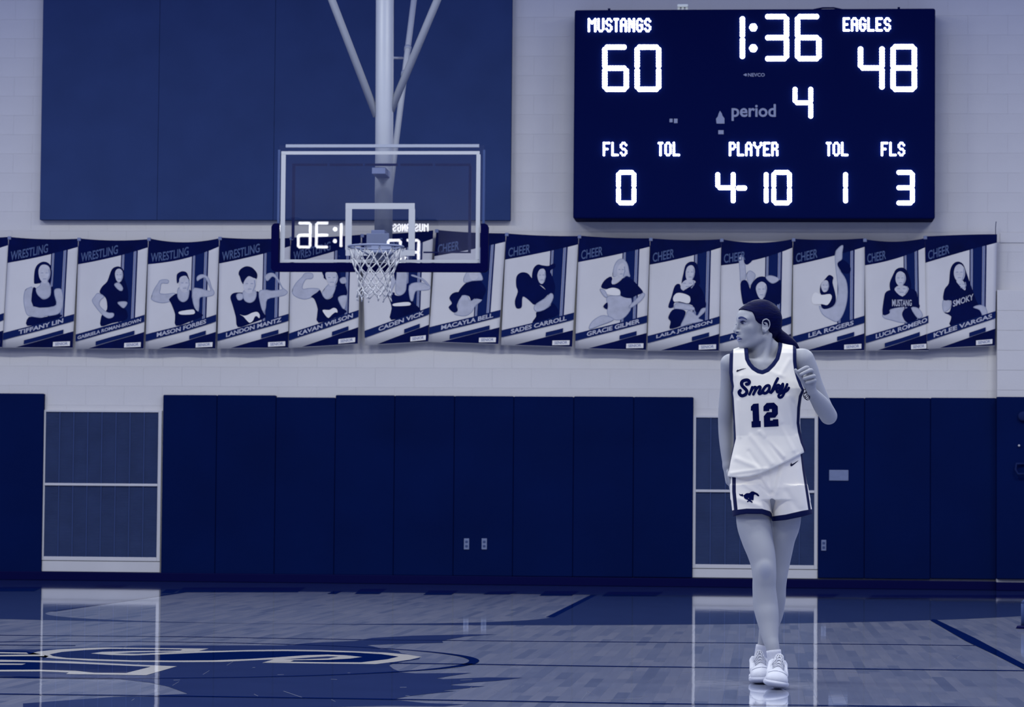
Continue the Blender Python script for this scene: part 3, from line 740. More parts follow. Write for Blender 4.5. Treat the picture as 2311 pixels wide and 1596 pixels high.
# ------------------------------------------------------------------ banners
YB = YW - 0.12
def bsurf(px, py, layer=0.0):
    p = onY(px, py, YB); h = min(max((py - 530) / 255.0, 0), 1.1)
    w_ = (0.008 * math.sin(px * 0.058) + 0.006 * math.sin(px * 0.0231 + 1.3)) * (0.25 + 0.9 * h)
    return (p[0], YB - 0.008 - w_ - layer * 0.0022, p[2])
BAN = [((-135, 534), (20, 535), (6, 785), (-150, 785), 3), ((21, 535), (177, 539), (164, 786), (7, 785), 3), ((178, 538), (335, 540), (324, 788), (170, 788), 4),
       ((336, 538), (495, 538), (486, 788), (329, 788), 9), ((496, 536), (656, 537), (650, 786), (491, 787), 3), ((657, 536), (815, 530), (808, 777), (652, 786), 2),
       ((817, 530), (978, 520), (966, 772), (824, 780), 2), ((985, 519), (1142, 527), (1125, 778), (967, 772), 2), ((1143, 527), (1306, 533), (1291, 784), (1131, 779), 2),
       ((1307, 532), (1467, 538), (1458, 791), (1298, 787), 2), ((1468, 538), (1628, 540), (1622, 793), (1461, 792), 3), ((1628, 540), (1789, 540), (1784, 793), (1624, 793), 8),
       ((1790, 539), (1952, 538), (1950, 792), (1789, 793), 3), ((1951, 540), (2092, 537), (2096, 792), (1954, 792), 7), ((2087, 534), (2250, 529), (2245, 781), (2092, 788), -1)]
ZR = 1809 / 340.0
ZO = {1: (0, 510), 2: (320, 510), 3: (640, 510), 4: (960, 510), 5: (1290, 510), 6: (1610, 510), 7: (1940, 510)}
D, S, Fc_, T = 'clothes', 'skin', 'face', 'tag'
FIG = {
 1: (1, [(S, [(310,770),(350,745),(395,750),(400,960),(420,960),(560,980),(680,950),(660,830),(660,770),(700,755),(740,770),(760,860),(755,960),(720,1040),(640,1075),(540,1080),(540,1115),(480,1100),(350,1080),(310,1020),(290,900),(295,820)]),
   (D, [(410,680),(415,560),(440,480),(500,435),(560,435),(610,475),(625,550),(620,640),(605,700),(560,690),(470,690),(430,695)]),
   (D, [(395,755),(435,750),(460,830),(510,880),(560,878),(600,840),(615,740),(640,740),(650,850),(660,960),(400,965)]),
   (D, [(350,1095),(480,1105),(560,1090),(720,1065),(740,1090),(560,1150),(330,1200)]),
   (S, [(505,670),(575,670),(610,740),(606,830),(560,872),(505,868),(452,820),(437,755),(480,720)]),
   (Fc_, [(465,540),(490,480),(540,465),(590,490),(608,550),(600,620),(570,670),(540,690),(505,670),(475,620)])]),
 2: (1, [(D, [(1215,1205),(1220,1090),(1250,1050),(1290,1000),(1285,900),(1260,850),(1200,800),(1230,730),(1290,670),(1320,590),(1350,520),(1400,490),(1450,495),(1490,540),(1500,640),(1520,700),(1540,800),(1530,910),(1420,915),(1480,990),(1520,1010),(1525,1120),(1350,1170)]),
   (S, [(1180,810),(1255,850),(1210,890),(1200,960),(1290,1040),(1365,1050),(1365,1090),(1310,1110),(1240,1070),(1160,980),(1110,900),(1140,850)]),
   (Fc_, [(1385,580),(1400,530),(1440,515),(1475,550),(1480,610),(1460,660),(1430,680),(1400,650)]), (S, [(1380,700),(1430,685),(1475,740),(1470,775),(1440,775),(1400,740)]),
   (S, [(1420,920),(1500,910),(1530,930),(1490,985),(1450,960)])]),
 3: (2, [(S, [(120,860),(150,770),(200,690),(225,655),(290,645),(325,660),(310,690),(240,690),(225,760),(220,810),(290,820),(400,810),(390,880),(330,910),(250,925),(170,910),(125,885)]),
   (S, [(615,760),(700,755),(760,770),(830,780),(800,690),(760,620),(700,640),(670,660),(665,620),(700,590),(760,590),(810,640),(840,740),(870,790),(860,830),(790,850),(700,860),(690,960),(680,1025),(650,1010),(620,920)]),
   (D, [(350,925),(330,880),(400,820),(430,820),(440,880),(490,915),(540,890),(565,780),(590,780),(610,900),(640,990),(690,1040),(740,1080),(600,1140),(410,1200),(400,1060)]),
   (D, [(425,690),(420,600),(440,565),(490,545),(540,560),(560,610),(575,660),(530,640),(460,660)]),
   (S, [(440,750),(480,740),(560,740),(570,790),(550,880),(490,912),(440,870),(430,810)]), (Fc_, [(450,650),(475,610),(530,600),(555,630),(580,690),(575,760),(530,795),(490,795),(455,740)]),
   (T, [(450,1030),(600,1005),(635,1020),(625,1060),(470,1065)])]),
 4: (2, [(D, [(1065,860),(1090,815),(1150,800),(1230,810),(1230,870),(1270,920),(1320,920),(1370,870),(1375,795),(1410,800),(1420,910),(1460,1040),(1490,1100),(1300,1180),(1155,1215),(1130,1090),(1090,950)]),
   (S, [(1410,800),(1480,770),(1560,780),(1650,770),(1690,760),(1660,700),(1600,620),(1560,610),(1510,660),(1480,610),(1530,570),(1590,575),(1640,640),(1690,740),(1750,790),(1720,830),(1640,850),(1510,880),(1490,980),(1470,1030),(1440,980)]),
   (D, [(1165,580),(1180,530),(1240,490),(1300,490),(1350,520),(1390,580),(1380,640),(1330,650),(1290,640),(1250,700),(1220,700),(1195,660),(1180,610)]),
   (S, [(1230,780),(1370,780),(1365,880),(1310,922),(1250,905),(1222,850)]), (Fc_, [(1225,690),(1250,640),(1290,605),(1340,625),(1375,640),(1375,700),(1360,760),(1330,800),(1280,810),(1240,780),(1225,740)]),
   (S, [(1140,830),(1180,812),(1220,830),(1210,880),(1160,890)]), (T, [(1180,1065),(1230,1080),(1280,1070),(1330,1045),(1390,1035),(1420,1070),(1415,1110),(1385,1085),(1360,1095),(1340,1140),(1300,1165),(1260,1130),(1225,1090)])]),
 5: (3, [(S, [(105,790),(150,690),(220,620),(260,570),(340,570),(355,610),(330,635),(270,640),(230,710),(235,760),(320,750),(430,760),(400,830),(330,860),(250,880),(150,850)]),
   (D, [(330,850),(400,800),(440,770),(470,840),(520,885),(590,850),(620,740),(720,690),(760,760),(760,830),(660,850),(650,900),(690,990),(740,1010),(740,1050),(420,1165),(410,1000),(370,880)]),
   (D, [(470,520),(660,520),(690,700),(650,710),(500,640),(480,600)]), (S, [(475,780),(560,690),(625,720),(590,830),(520,880),(470,830)]), (Fc_, [(510,560),(620,550),(655,620),(630,700),(560,720),(515,640)]),
   (S, [(680,640),(740,620),(760,680),(700,690)]), (S, [(660,860),(760,840),(755,930),(730,1000),(690,950)]), (T, [(470,1010),(550,1010),(600,985),(640,1000),(650,1040),(620,1040),(580,1070),(540,1105),(500,1070)])]),
 6: (3, [(D, [(1240,820),(1330,800),(1340,830),(1400,840),(1450,800),(1480,700),(1510,700),(1510,830),(1560,920),(1640,1000),(1600,1050),(1295,1130),(1300,990),(1270,880)]),
   (S, [(1340,560),(1480,560),(1475,700),(1460,790),(1400,835),(1350,800),(1350,690)]), (S, [(1265,640),(1310,610),(1350,640),(1340,690),(1300,780),(1310,820),(1260,830)]),
   (S, [(1510,720),(1600,680),(1690,690),(1740,720),(1650,640),(1540,600),(1560,590),(1680,640),(1760,730),(1740,765),(1640,775),(1580,790),(1550,900),(1520,870)]), (D, [(1330,540),(1360,560),(1350,660),(1330,600)]), (T, [(1325,935),(1500,915),(1515,955),(1335,965)])]),
 7: (4, [(S, [(400,890),(440,840),(500,840),(540,900),(600,880),(680,890),(600,960),(560,1030),(480,1080),(350,1060),(390,990)]), (D, [(400,790),(450,720),(530,660),(640,650),(690,690),(730,770),(700,850),(680,885),(600,870),(550,900),(530,850),(470,830),(400,840)]),
   (S, [(460,650),(480,590),(520,545),(640,545),(690,640),(640,655),(560,660),(480,680)]), (Fc_, [(535,555),(630,555),(625,630),(580,655),(540,630)]), (D, [(290,870),(330,810),(400,795),(440,830),(400,900),(380,960),(390,1020),(340,1040),(280,980),(320,930)])]),
 8: (4, [(D, [(1280,600),(1300,510),(1350,465),(1410,475),(1480,480),(1550,450),(1560,500),(1500,540),(1530,620),(1560,740),(1530,860),(1480,820),(1440,760),(1400,720),(1340,700),(1290,680)]), (D, [(1090,720),(1095,610),(1150,560),(1230,570),(1290,640),(1420,750),(1480,800),(1430,870),(1320,950),(1240,890),(1170,850),(1160,960),(1140,990),(1090,985),(1075,900),(1110,790)]),
   (D, [(1340,1030),(1480,980),(1540,930),(1600,1060),(1400,1140),(1285,1165),(1330,1090)]), (Fc_, [(1345,600),(1370,530),(1420,515),(1445,560),(1440,640),(1410,695),(1370,680)]), (S, [(1310,960),(1440,870),(1510,810),(1535,860),(1470,980),(1340,1030)])]),
 9: (5, [(S, [(430,850),(580,840),(700,860),(720,920),(700,1020),(620,1110),(540,1130),(440,1080),(430,950)]), (D, [(355,735),(400,650),(480,610),(500,700),(560,680),(640,620),(720,640),(800,720),(860,800),(790,830),(700,870),(590,840),(580,770),(500,740),(420,760)]),
   (S, [(495,600),(515,480),(560,410),(620,400),(670,460),(690,560),(700,610),(660,600),(600,630),(530,610)]), (Fc_, [(545,540),(570,470),(620,450),(645,500),(640,570),(600,620),(560,600)]), (Fc_, [(485,650),(550,600),(630,615),(500,705)]),
   (T, [(400,780),(480,745),(575,770),(580,830),(500,835),(420,820)]), (S, [(690,970),(780,880),(850,810),(880,830),(820,910),(720,980)]), (S, [(345,760),(400,780),(430,850),(400,850),(360,800)]), (D, [(380,970),(430,920),(430,1000)]), (S, [(215,1240),(250,1150),(360,1080),(450,1090),(500,1130),(350,1190)])]),
 10: (5, [(S, [(1230,990),(1260,930),(1370,940),(1470,980),(1460,1010),(1300,1000)]), (D, [(1160,975),(1200,850),(1240,720),(1300,700),(1340,780),(1480,690),(1560,760),(1600,870),(1610,980),(1500,1040),(1460,960),(1350,930),(1240,920),(1220,980)]),
   (D, [(1320,690),(1345,560),(1370,470),(1430,430),(1500,450),(1530,560),(1540,700),(1480,700),(1400,680),(1345,730)]), (Fc_, [(1370,560),(1395,490),(1450,475),(1480,530),(1470,610),(1430,660),(1380,640)]), (Fc_, [(1310,720),(1370,650),(1470,655),(1480,690),(1340,772)]),
   (T, [(1220,860),(1260,810),(1330,810),(1420,850),(1410,930),(1300,910),(1230,910)]), (D, [(1160,1100),(1210,1010),(1290,1000),(1370,1030),(1340,1130),(1310,1200),(1180,1235),(1190,1150)]), (S, [(1510,1080),(1560,1000),(1610,990),(1590,1040),(1520,1110),(1580,1140),(1400,1180),(1310,1210),(1370,1080),(1400,1020),(1460,1040)])]),
 11: (6, [(S, [(310,380),(360,360),(380,480),(385,640),(330,680),(320,560)]), (D, [(365,340),(440,360),(470,410),(410,465),(370,440)]), (S, [(400,580),(440,540),(500,580),(490,640),(440,720),(410,650)]), (D, [(325,690),(395,655),(440,760),(450,870),(420,920),(380,940),(350,920)]),
   (D, [(690,720),(800,650),(805,920),(730,920),(710,800)]), (D, [(440,760),(470,680),(530,620),(610,610),(670,660),(720,750),(740,920),(430,920)]), (Fc_, [(510,760),(530,700),(580,670),(630,700),(640,770),(610,850),(580,885),(540,850)]), (S, [(630,610),(700,600),(790,640),(720,690),(660,660)])]),
 12: (6, [(S, [(1460,350),(1500,270),(1555,235),(1545,320),(1540,400),(1490,450),(1520,540),(1590,650),(1610,800),(1590,960),(1540,1090),(1480,1150),(1400,1120),(1310,1060),(1270,960),(1330,1000),(1440,970),(1480,890),(1500,760),(1480,600)]),
   (D, [(1280,800),(1290,700),(1340,640),(1390,590),(1440,620),(1430,680),(1460,800),(1470,900),(1430,970),(1330,1000),(1290,950),(1330,890)]), (D, [(1490,450),(1560,410),(1640,480),(1640,560),(1570,570),(1510,510)]), (Fc_, [(1290,720),(1320,660),(1370,660),(1385,720),(1370,780),(1320,795)]), (T, [(1180,870),(1220,800),(1300,830),(1400,820),(1420,870),(1370,950),(1300,940),(1200,940)])]),
 13: (7, [(S, [(275,1070),(360,1040),(380,1000),(520,980),(520,1080),(560,1150),(490,1160),(380,1130),(300,1110)]), (D, [(370,780),(360,690),(400,590),(440,520),(510,500),(560,530),(600,620),(620,720),(590,770),(480,740),(400,780)]), (D, [(275,1065),(290,880),(320,790),(420,770),(515,850),(595,755),(680,790),(700,900),(720,980),(620,990),(540,970),(370,1000),(360,1050)]),
   (D, [(510,1070),(540,1000),(610,990),(660,1040),(690,1120),(570,1160)]), (Fc_, [(430,640),(445,570),(490,545),(540,575),(555,640),(530,700),(490,725),(450,700)]), (Fc_, [(420,770),(460,720),(540,720),(590,760),(515,848)]), (S, [(620,985),(700,990),(750,1060),(740,1100),(690,1100)])]),
 14: (7, [(S, [(1000,900),(1080,895),(1090,980),(1010,1030)]), (D, [(1005,890),(1020,760),(1070,690),(1085,540),(1120,460),(1180,430),(1240,460),(1280,560),(1320,680),(1350,760),(1400,900),(1440,980),(1460,1080),(1370,1130),(1090,1200),(1100,1090),(1010,1040),(1080,1030),(1100,900)]),
   (Fc_, [(1130,570),(1150,490),(1200,460),(1250,500),(1265,580),(1240,650),(1190,670),(1150,640)]), (Fc_, [(1160,660),(1240,660),(1270,740),(1260,775),(1200,720)]), (S, [(1365,980),(1430,955),(1500,970),(1530,1050),(1480,1080),(1440,1010)])]),
}
NAMES = ['', 'TIFFANY LIN', 'GABRIELA ROMAN-BROWN', 'MASON FORBES', 'LANDON MANTZ', 'KAVAN WILSON', 'CADEN VICK', 'MACAYLA BELL', 'SADES CARROLL', 'GRACIE GILMER', 'LAILA JOHNSON', 'A S', 'LEA ROGERS', 'LUCIA ROMERO', 'KYLEE VARGAS']
SPAN = {1: (.22, .85), 2: (.03, .95), 3: (.16, .86), 4: (.12, .90), 5: (.13, .92), 6: (.22, .92), 7: (.17, .90), 8: (.13, .90), 9: (.16, .90), 10: (.12, .90), 12: (.22, .85), 13: (.16, .98), 14: (.10, .95)}
LAB = ['sports banner cut off by the frame, leftmost edge of the hung row', 'wrestling banner printed with an athlete in a dark tank top with folded arms', 'wrestling banner printed with a long-haired athlete in a dark tee, hand on hip',
       'wrestling banner printed with a short-haired athlete flexing both arms', 'wrestling banner printed with an athlete whose tank top shows a pale horse', 'sports banner partly behind the backboard corner, printed with an athlete flexing both arms',
       'sports banner behind the hoop net printed with an athlete resting hands behind', 'cheer banner partly behind the backboard printed with a pale-haired cheerleader in a dark top', 'cheer banner printed with a cheerleader raising one arm and holding a dark pompom',
       'cheer banner printed with a cheerleader in a cropped dark top, elbow out wide', 'cheer banner printed with a cheerleader standing with a dark pompom at the hip', 'cheer banner directly behind the player, printed with a cheerleader with an arm straight up',
       'cheer banner printed with a cheerleader lifting one leg above the header', 'cheer banner printed with a cheerleader in a long-sleeved dark sweater, overlapped by the end banner', 'cheer banner at the wire end, printed with a long-haired cheerleader in a dark tee']
HCOL = {D: 'ink', S: 'skin_ink', Fc_: 'face_ink', T: 'tag'}
for i, (TL, TR, BR, BL, sag) in enumerate(BAN):
    TL, TR, BR, BL = map(np.array, (TL, TR, BR, BL)); ly = 0.0 if i != 14 else 2.0
    def uv(u, v, TL=TL, TR=TR, BR=BR, BL=BL, sag=sag):
        p = (TL * (1 - u) + TR * u) * (1 - v) + (BL * (1 - u) + BR * u) * v
        return p + np.array([0, sag * 4 * u * (1 - u) * (1 - v)])
    bs = uv(0.5, 1.0); bn = thing('sports_banner', bsurf(bs[0], bs[1], ly), LAB[i], 'banner', 'banners hung along the wall')
    nu, nv = 18, 8
    V = [bsurf(*uv(a / nu, b / nv), layer=ly) for b in range(nv + 1) for a in range(nu + 1)]
    Q = [(b * (nu + 1) + a, b * (nu + 1) + a + 1, (b + 1) * (nu + 1) + a + 1, (b + 1) * (nu + 1) + a) for b in range(nv) for a in range(nu)]
    sh = mesh('sheet', V, Q, M['paper'], bn, True); sd = sh.modifiers.new('thickness', 'SOLIDIFY'); sd.thickness = 0.002; sd.offset = 0
    def pr_uv(name, polys, m, layer, step=9):
        p_ = Print()
        for pl in polys:
            p_.poly([resample([uv(*q_) for q_ in resample(pl, 0.06)], 8)], step)
        return p_.make(name, lambda x, y: bsurf(x, y, ly + layer), M[m], bn)
    pr_uv('header_print', [[(0, 0), (1, 0), (1, .075), (0, .235)]], 'ink', 1.0)
    band = lambda u, v0, s=-0.18: v0 + s * u
    pr_uv('stripe_print', [[(.665, .125), (.80, .105), (.80, .73), (.665, .755)]], 'ink2', 1.0)
    pr_uv('thin_stripe_print', [[(.62, .135), (.638, .132), (.638, .76), (.62, .764)], [(.835, .10), (.858, .097), (.858, .72), (.835, .725)]], 'ink2', 1.0)
    pr_uv('pale_stripe_print', [[(.642, .13), (.662, .127), (.662, .757), (.642, .76)], [(.803, .105), (.832, .10), (.832, .725), (.803, .73)]], 'inkmid', 1.0)
    pr_uv('name_band', [[(0, .868), (1, .688), (1, .752), (0, .932)]], 'ink2', 5.0)
    pr_uv('lower_box_print', [[(.30 if i in (1, 2, 7, 13) else .62, band(.30 if i in (1, 2, 7, 13) else .62, .985)), (.86, band(.86, .985)), (.86, band(.86, 1.022)), (.30 if i in (1, 2, 7, 13) else .62, band(.30 if i in (1, 2, 7, 13) else .62, 1.022))]], 'ink2', 5.0)
    pr_uv('foot_print', [[(.19, .995), (1, .845), (1, .995)]], 'ink', 1.0)
    pr_uv('year_tag', [[(.72, .945), (.962, .938), (.962, .980), (.72, .987)]], 'tag', 5.5)
    p_ = Print(); Vt, Ft, _a = text_tris('SENIOR', 0.02)
    p_.tris([uv(.75 + .18 * x, .978 - .008 * x - .026 * y) for x, y in Vt], Ft); p_.make('year_lettering', lambda x, y: bsurf(x, y, ly + 6.2), M['inkmid'], bn)
    p_ = Print(); wrestling = i <= 6; Vt, Ft, _a = text_tris('WRESTLING' if wrestling else 'CHEER', 0.015)
    wdt = .53 if wrestling else .30
    p_.tris([uv(.04 + wdt * x, .212 - .17 * wdt * x - (.082 * y)) for x, y in Vt], Ft)
    p_.make('header_lettering', lambda x, y: bsurf(x, y, ly + 2.0), M['inkhead'], bn)
    if i in SPAN or i == 11:
        for word, (u0, u1) in ((('A', (.14, .20)), ('S', (.80, .86))) if i == 11 else ((NAMES[i], SPAN[i]),)):
            p_ = Print(); Vt, Ft, _a = text_tris(word, 0.03)
            hgt = .040 if i != 2 else .032
            p_.tris([uv(u0 + (u1 - u0) * x, band(u0 + (u1 - u0) * x, .920) - hgt * y) for x, y in Vt], Ft)
            p_.make('name_lettering', lambda x, y: bsurf(x, y, ly + 6.0), M['skin_ink'], bn)
    if i in FIG:
        reg, parts = FIG[i]; ox, oy = ZO[reg]
        for k, (kind, pl) in enumerate(parts):
            pl = smooth_poly(np.array(pl, float) / ZR + (ox, oy), 3); p_ = Print(); p_.poly([pl], 9)
            p_.make('printed_' + kind, lambda x, y, k=k: bsurf(x, y, ly + 1.6 + 0.28 * k), M[HCOL[kind]], bn)
            if kind == S:                     # soft printed edge shading
                p_ = Print(); p_.stroke(np.vstack([pl, pl[:2]]), 1.5); p_.make('printed_shading', lambda x, y, k=k: bsurf(x, y, ly + 1.72 + 0.28 * k), M['feature_ink'], bn)
            if kind == Fc_ and np.ptp(pl[:, 1]) > 22:
                c_ = pl.mean(0); hw, hh = np.ptp(pl[:, 0]) / 2, np.ptp(pl[:, 1]) / 2
                for dx_, dy_, ln in ((-.42, -.12, .16), (.36, -.12, .16), (.02, .52, .26)):
                    p_ = Print(); p_.stroke([c_ + (hw * (dx_ - ln), hh * dy_), c_ + (hw * dx_, hh * dy_ - .25), c_ + (hw * (dx_ + ln), hh * dy_)], 1.7)
                    p_.make('printed_feature', lambda x, y, k=k: bsurf(x, y, ly + 1.75 + 0.28 * k), M['feature_ink'], bn)
                p_ = Print(); p_.stroke([c_ + (hw * .75, -hh * .5), c_ + (hw * .85, hh * .1), c_ + (hw * .5, hh * .75)], 2.2); p_.make('printed_shading', lambda x, y, k=k: bsurf(x, y, ly + 1.75 + 0.28 * k), M['feature_ink'], bn)
    c0 = np.array(bsurf(TL[0] + 1, TL[1] + 2, ly)); box('clip', c0 + (-0.018, -0.010, -0.02), c0 + (0.018, 0.012, 0.015), M['inkmid'], bn, 0.003)
for i, wd_ in ((13, 'MUSTANG'), (14, 'SMOKY')):
    Vt, Ft, _a = text_tris(wd_, 0.02); p_ = Print(); ox, oy = ZO[7]
    if i == 13: p_.tris([((390 + 235 * x) / ZR + ox, (968 - 6 * x - (85 - 10 * x) * y) / ZR + oy) for x, y in Vt], Ft)
    else: p_.tris([((1120 + 245 * x) / ZR + ox, (975 - 85 * x - 75 * y) / ZR + oy) for x, y in Vt], Ft)
    bnr = [o_ for o_ in bpy.data.objects if o_.get('label') == LAB[i]][0]
    p_.make('shirt_lettering', lambda x, y: bsurf(x, y, (2.0 if i == 14 else 0) + 4.2), M['skin_ink'], bnr)
wt = thing('banner_wire', bsurf(2247, 531), 'thin dark wire running up from the end of the banner row', 'wire')
tube('strand', [bsurf(2247, 534), bsurf(2246.5, 515), bsurf(2248, 500)], 0.004, M['seam'], wt, 6)
# ------------------------------------------------------------------ the basketball player
Y0 = -14.03
def P(px, py, dy=0.0): return np.array(onY(px, py, Y0 + dy))
KP = 14.25 / F                                     # metres per pixel at the player

class Field:
    """a distance field on a grid, filled part by part and skinned into one surface"""
    def __init__(s, xs, ys, zs):
        s.x, s.y, s.z = (np.asarray(a, np.float32) for a in (xs, ys, zs)); s.d = np.full((len(s.x), len(s.y), len(s.z)), 0.5, np.float32)
    def sub(s, lo, hi, pad):
        r = []
        for a, l, h in zip((s.x, s.y, s.z), lo, hi):
            i, j = np.searchsorted(a, l - pad), np.searchsorted(a, h + pad); r.append(slice(max(i - 1, 0), min(j + 1, len(a))))
        return tuple(r), (s.x[r[0]][:, None, None], s.y[r[1]][None, :, None], s.z[r[2]][None, None, :])
    def apply(s, sl, e, k, cut=False):
        a = s.d[sl]
        if a.size == 0: return
        if cut:
            b = -e; h = np.maximum(k - np.abs(a - b), 0) / max(k, 1e-9); s.d[sl] = np.maximum(a, b) + h * h * k * 0.25
        else:
            h = np.maximum(k - np.abs(a - e), 0) / max(k, 1e-9); s.d[sl] = np.minimum(a, e) - h * h * k * 0.25
    def cone(s, a, b, ra, rb, k=0.012, cut=False):
        a, b = np.asarray(a, float), np.asarray(b, float); R = max(ra, rb)
        sl, (x, y, z) = s.sub(np.minimum(a, b) - R, np.maximum(a, b) + R, k + 0.03); ab = b - a
        t = np.clip(((x - a[0]) * ab[0] + (y - a[1]) * ab[1] + (z - a[2]) * ab[2]) / max(ab @ ab, 1e-12), 0, 1)
        d = np.sqrt((x - a[0] - t * ab[0]) ** 2 + (y - a[1] - t * ab[1]) ** 2 + (z - a[2] - t * ab[2]) ** 2) - (ra + (rb - ra) * t)
        s.apply(sl, d.astype(np.float32), k, cut)
    def chain(s, pts, k=0.012, dense=6):
        """one limb: a smooth curve of centres and radii, swept and then blended into the rest as a whole"""
        C_ = open_curve(np.array([list(p[0]) + [p[1]] for p in pts]), dense); R = C_[:, 3].max()
        sl, (x, y, z) = s.sub(C_[:, :3].min(0) - R, C_[:, :3].max(0) + R, k + 0.03); best = np.full(s.d[sl].shape, 0.5, np.float32)
        if best.size == 0: return
        i0 = [a.start for a in sl]
        for A, Bq_ in zip(C_[:-1], C_[1:]):
            s2, (x, y, z) = s.sub(np.minimum(A, Bq_)[:3] - R, np.maximum(A, Bq_)[:3] + R, k + 0.03)
            ab = (Bq_ - A)[:3]; t = np.clip(((x - A[0]) * ab[0] + (y - A[1]) * ab[1] + (z - A[2]) * ab[2]) / max(ab @ ab, 1e-12), 0, 1)
            d = np.sqrt((x - A[0] - t * ab[0]) ** 2 + (y - A[1] - t * ab[1]) ** 2 + (z - A[2] - t * ab[2]) ** 2) - (A[3] + (Bq_[3] - A[3]) * t)
            loc = tuple(slice(u.start - o, u.stop - o) for u, o in zip(s2, i0)); best[loc] = np.minimum(best[loc], d)
        s.apply(sl, best, k)
    def ell(s, c, r, R=None, k=0.012, cut=False):
        c, r = np.asarray(c, float), np.asarray(r, float); m = r.max(); R = np.eye(3) if R is None else R
        sl, (x, y, z) = s.sub(c - m, c + m, k + 0.03); dx, dy, dz = x - c[0], y - c[1], z - c[2]
        q = [dx * R[i][0] + dy * R[i][1] + dz * R[i][2] for i in range(3)]
        k0 = np.sqrt(sum((q[i] / r[i]) ** 2 for i in range(3))); k1 = np.sqrt(sum((q[i] / r[i] ** 2) ** 2 for i in range(3)))
        s.apply(sl, (k0 * (k0 - 1) / np.maximum(k1, 1e-6)).astype(np.float32), k, cut)
    def loft(s, rows, n=2.5, k=0.015):
        """rows: (z, x0, x1, y0, y1) from low to high"""
        rows = np.array(sorted(rows), float); zz = s.z; zc = np.clip(zz, rows[0, 0], rows[-1, 0])
        I = [np.interp(zc, rows[:, 0], rows[:, i]) for i in range(1, 5)]
        cx, rx, cy, ry = (I[0] + I[1]) / 2, (I[1] - I[0]) / 2, (I[2] + I[3]) / 2, (I[3] - I[2]) / 2
        x, y = s.x[:, None, None], s.y[None, :, None]
        e = (np.abs((x - cx) / rx) ** n + np.abs((y - cy) / ry) ** n) ** (1 / n)
        d = (e - 1) * np.minimum(rx, ry); d = np.maximum(d, np.maximum(rows[0, 0] - zz, zz - rows[-1, 0])[None, None, :])
        s.apply((slice(None),) * 3, d.astype(np.float32), k)
    def skin(s):
        D = s.d; ins = D < 0
        def c8(A): return [A[i:A.shape[0] - 1 + i, j:A.shape[1] - 1 + j, l:A.shape[2] - 1 + l] for i in (0, 1) for j in (0, 1) for l in (0, 1)]
        cs = c8(ins); allin = cs[0].copy(); anyin = cs[0].copy()
        for c in cs[1:]: allin &= c; anyin |= c
        act = anyin & ~allin; ijk = np.argwhere(act); idx = np.full(act.shape, -1, np.int32); idx[act] = np.arange(len(ijk), dtype=np.int32)
        corners = np.array([(i, j, l) for i in (0, 1) for j in (0, 1) for l in (0, 1)])
        val = np.stack([D[tuple((ijk + c).T)] for c in corners], 1)
        pos = np.stack([np.stack([s.x[ijk[:, 0] + c[0]], s.y[ijk[:, 1] + c[1]], s.z[ijk[:, 2] + c[2]]], -1) for c in corners], 1)
        acc = np.zeros((len(ijk), 3)); cnt = np.zeros(len(ijk))
        for a in range(8):
            for b in range(a + 1, 8):
                if np.abs(corners[a] - corners[b]).sum() != 1: continue
                m = (val[:, a] < 0) != (val[:, b] < 0); t = np.where(m, val[:, a] / np.where(m, val[:, a] - val[:, b], 1), 0)
                acc += np.where(m[:, None], pos[:, a] + (pos[:, b] - pos[:, a]) * t[:, None], 0); cnt += m
        V = acc / cnt[:, None]; faces = []
        for ax in range(3):
            n = list(ins.shape); A = ins[tuple(slice(0, -1) if i == ax else slice(None) for i in range(3))]; B = ins[tuple(slice(1, None) if i == ax else slice(None) for i in range(3))]
            e = np.argwhere(A != B); o1, o2 = [(1, 2), (2, 0), (0, 1)][ax]
            ok = (e[:, o1] > 0) & (e[:, o2] > 0) & (e[:, o1] < ins.shape[o1] - 1) & (e[:, o2] < ins.shape[o2] - 1); e = e[ok]
            u1 = np.zeros(3, int); u1[o1] = 1; u2 = np.zeros(3, int); u2[o2] = 1
            q = np.stack([idx[tuple((e - u1 - u2).T)], idx[tuple((e - u2).T)], idx[tuple(e.T)], idx[tuple((e - u1).T)]], 1)
            fl = ~A[tuple(e.T)]; q[fl] = q[fl][:, ::-1]; faces.append(q)
        return V, np.concatenate(faces)
def relax(V, Q, it=2, f=0.5):
    a = np.concatenate([Q[:, i] for i in range(4)]); b = np.concatenate([Q[:, (i + 1) % 4] for i in range(4)])
    src, dst = np.concatenate([a, b]), np.concatenate([b, a]); n = np.bincount(src, minlength=len(V))[:, None]
    for _ in range(it):
        avg = np.stack([np.bincount(src, weights=V[dst, i], minlength=len(V)) for i in range(3)], 1) / np.maximum(n, 1)
        V = V + (avg - V) * f
    return V
def skin_obj(name, fld, m, parent=None, it=2):
    V, Q = fld.skin(); V = relax(V, Q, it)
    me = bpy.data.meshes.new(name); me.vertices.add(len(V)); me.vertices.foreach_set('co', V.astype(np.float32).ravel())
    me.loops.add(Q.size); me.loops.foreach_set('vertex_index', Q.astype(np.int32).ravel())
    me.polygons.add(len(Q)); me.polygons.foreach_set('loop_start', np.arange(0, Q.size, 4, dtype=np.int32))
    me.update(calc_edges=True); me.validate()
    return link(name, me, m, parent, True), V, Q
def axis(lo, hi, st): return np.arange(lo, hi + st, st)
def set_attr(o, name, val):
    a = o.data.attributes.new(name, 'FLOAT', 'POINT'); a.data.foreach_set('value', np.asarray(val, np.float32))

